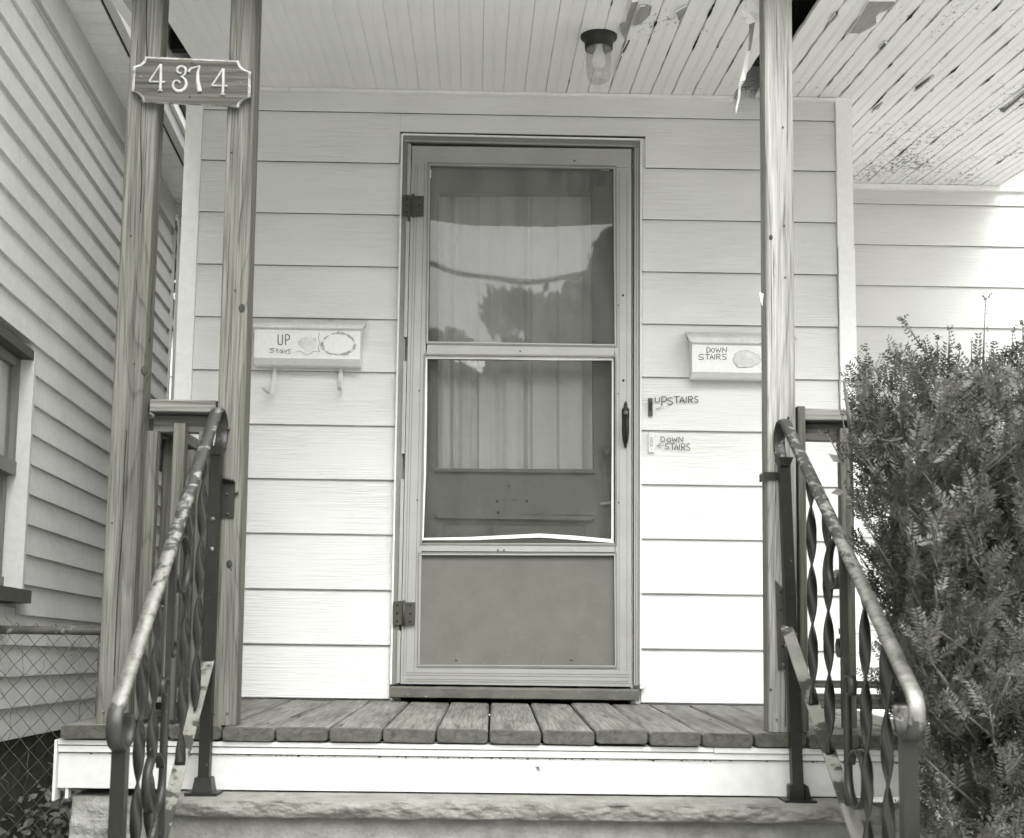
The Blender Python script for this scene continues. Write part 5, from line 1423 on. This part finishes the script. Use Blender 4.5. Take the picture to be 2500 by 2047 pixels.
# ------------------------------------------------------------------ trees (behind the gap, and across the road where the door glass mirrors them)
def tree(label, x, y, h, rx, ry, nleaf, lsz, seed, trunk_r=.16, zlow=.35):
    rnd = random.Random(seed)
    o = thing('tree', label, 'tree', (x, y, GZ))
    b = MB(); top_ = GZ+h; b.tube([(x, y, GZ-.1), (x+.1, y, GZ+h*.3), (x-.05, y+.1, GZ+h*.55), (x, y, GZ+h*.85)], [trunk_r, trunk_r*.8, trunk_r*.5, trunk_r*.15], 8)
    cl = []
    for k in range(60):
        a = rnd.uniform(0, 2*math.pi); v = rnd.uniform(-1, 1); r = rnd.random()**.4
        c = Vector((x+rx*r*math.cos(a)*math.sqrt(1-v*v), y+ry*r*math.sin(a)*math.sqrt(1-v*v), GZ+h*(zlow+(1-zlow)/2*(1+v*r))))
        cl.append((c, rnd.uniform(.25, .55)*rx*.55))
        if k < 16: b.tube([(x, y, GZ+h*.4), tuple(Vector((x, y, GZ+h*.5)).lerp(c, .6)), tuple(c)], [trunk_r*.3, trunk_r*.2, trunk_r*.06], 5)
    b.build('trunk', M_BARK, o)
    lf = MB()
    for k in range(nleaf):
        c, r = rnd.choice(cl); d = Vector((rnd.gauss(0, 1), rnd.gauss(0, 1), rnd.gauss(0, 1))).normalized()*r*rnd.random()**.35
        leafquad(lf, c+d, lsz*rnd.uniform(.6, 1.2), Vector((rnd.uniform(-1, 1), rnd.uniform(-1, 1), rnd.uniform(0, 1.5))), rnd.uniform(0, 6))
    lf.build('crown', M_TREELEAF, o, kind='stuff')
tree('leafy tree far behind, showing in the slit between the two houses', -3.6, 14, 8.5, 2.6, 2.2, 6000, .16, 3)
tree('tall tree behind the neighbouring eave at the top left', -4.8, 9.5, 7.5, 1.8, 1.6, 3500, .13, 5)
tree('broad tree across the road mirrored in the right of the upper door pane', 3.7, -17, 8.2, 2.7, 2.3, 16000, .20, 8, .2, .2)
tree('lower tree across the road mirrored in the middle of the upper door pane', .5, -18.5, 6.9, 2.2, 2.0, 12000, .18, 9, .18, .1)
tree('rounded tree across the road mirrored just right of the middle of the door pane', 2.1, -18.2, 7.5, 1.9, 1.9, 12000, .18, 31, .18, .1)
tree('small tree across the road mirrored low in the left of the door pane', -1.5, -19, 6.7, 2.0, 2.0, 12000, .18, 12, .15, .05)
hd_ = MB()
rnd = random.Random(20)
for k in range(4500):
    leafquad(hd_, Vector((rnd.uniform(-3.5, 5.5), -20.5+rnd.uniform(-.8, .8), GZ+rnd.random()*(5.7+.4*math.sin(k)))), rnd.uniform(.14, .26), Vector((rnd.uniform(-1, 1), 1, rnd.uniform(-.3, 1.2))), rnd.uniform(0, 6))
hd_.box((-3.4, -21.2, GZ), (5.4, -20.8, GZ+5.0))
o = hd_.build('hedge', M_TREELEAF); tag(o, 'long hedge across the road, mirrored dark in the lower door pane', 'hedge'); o['kind'] = 'stuff'
wr = MB(); pts = []
for i in range(40):
    x = -9+18*i/39; pts.append(Vector((x, -11.5, .289+(11.5+CD)*.275+.0035*x*x)))
wr.tube(pts, .035, 8); tag(wr.build('overhead_cable', M_BLACK), 'black overhead cable along the road, mirrored as a wavy line in the door pane', 'cable')
for x, t in ((-9, 'left'), (9, 'right')):
    MB2 = MB(); MB2.tube([(x, -11.5, GZ), (x, -11.5, 6.0)], [.14, .10], 10)
    tag(MB2.build('utility_pole', M_BARK), 'wooden utility pole by the road holding the %s end of the cable' % t, 'pole')
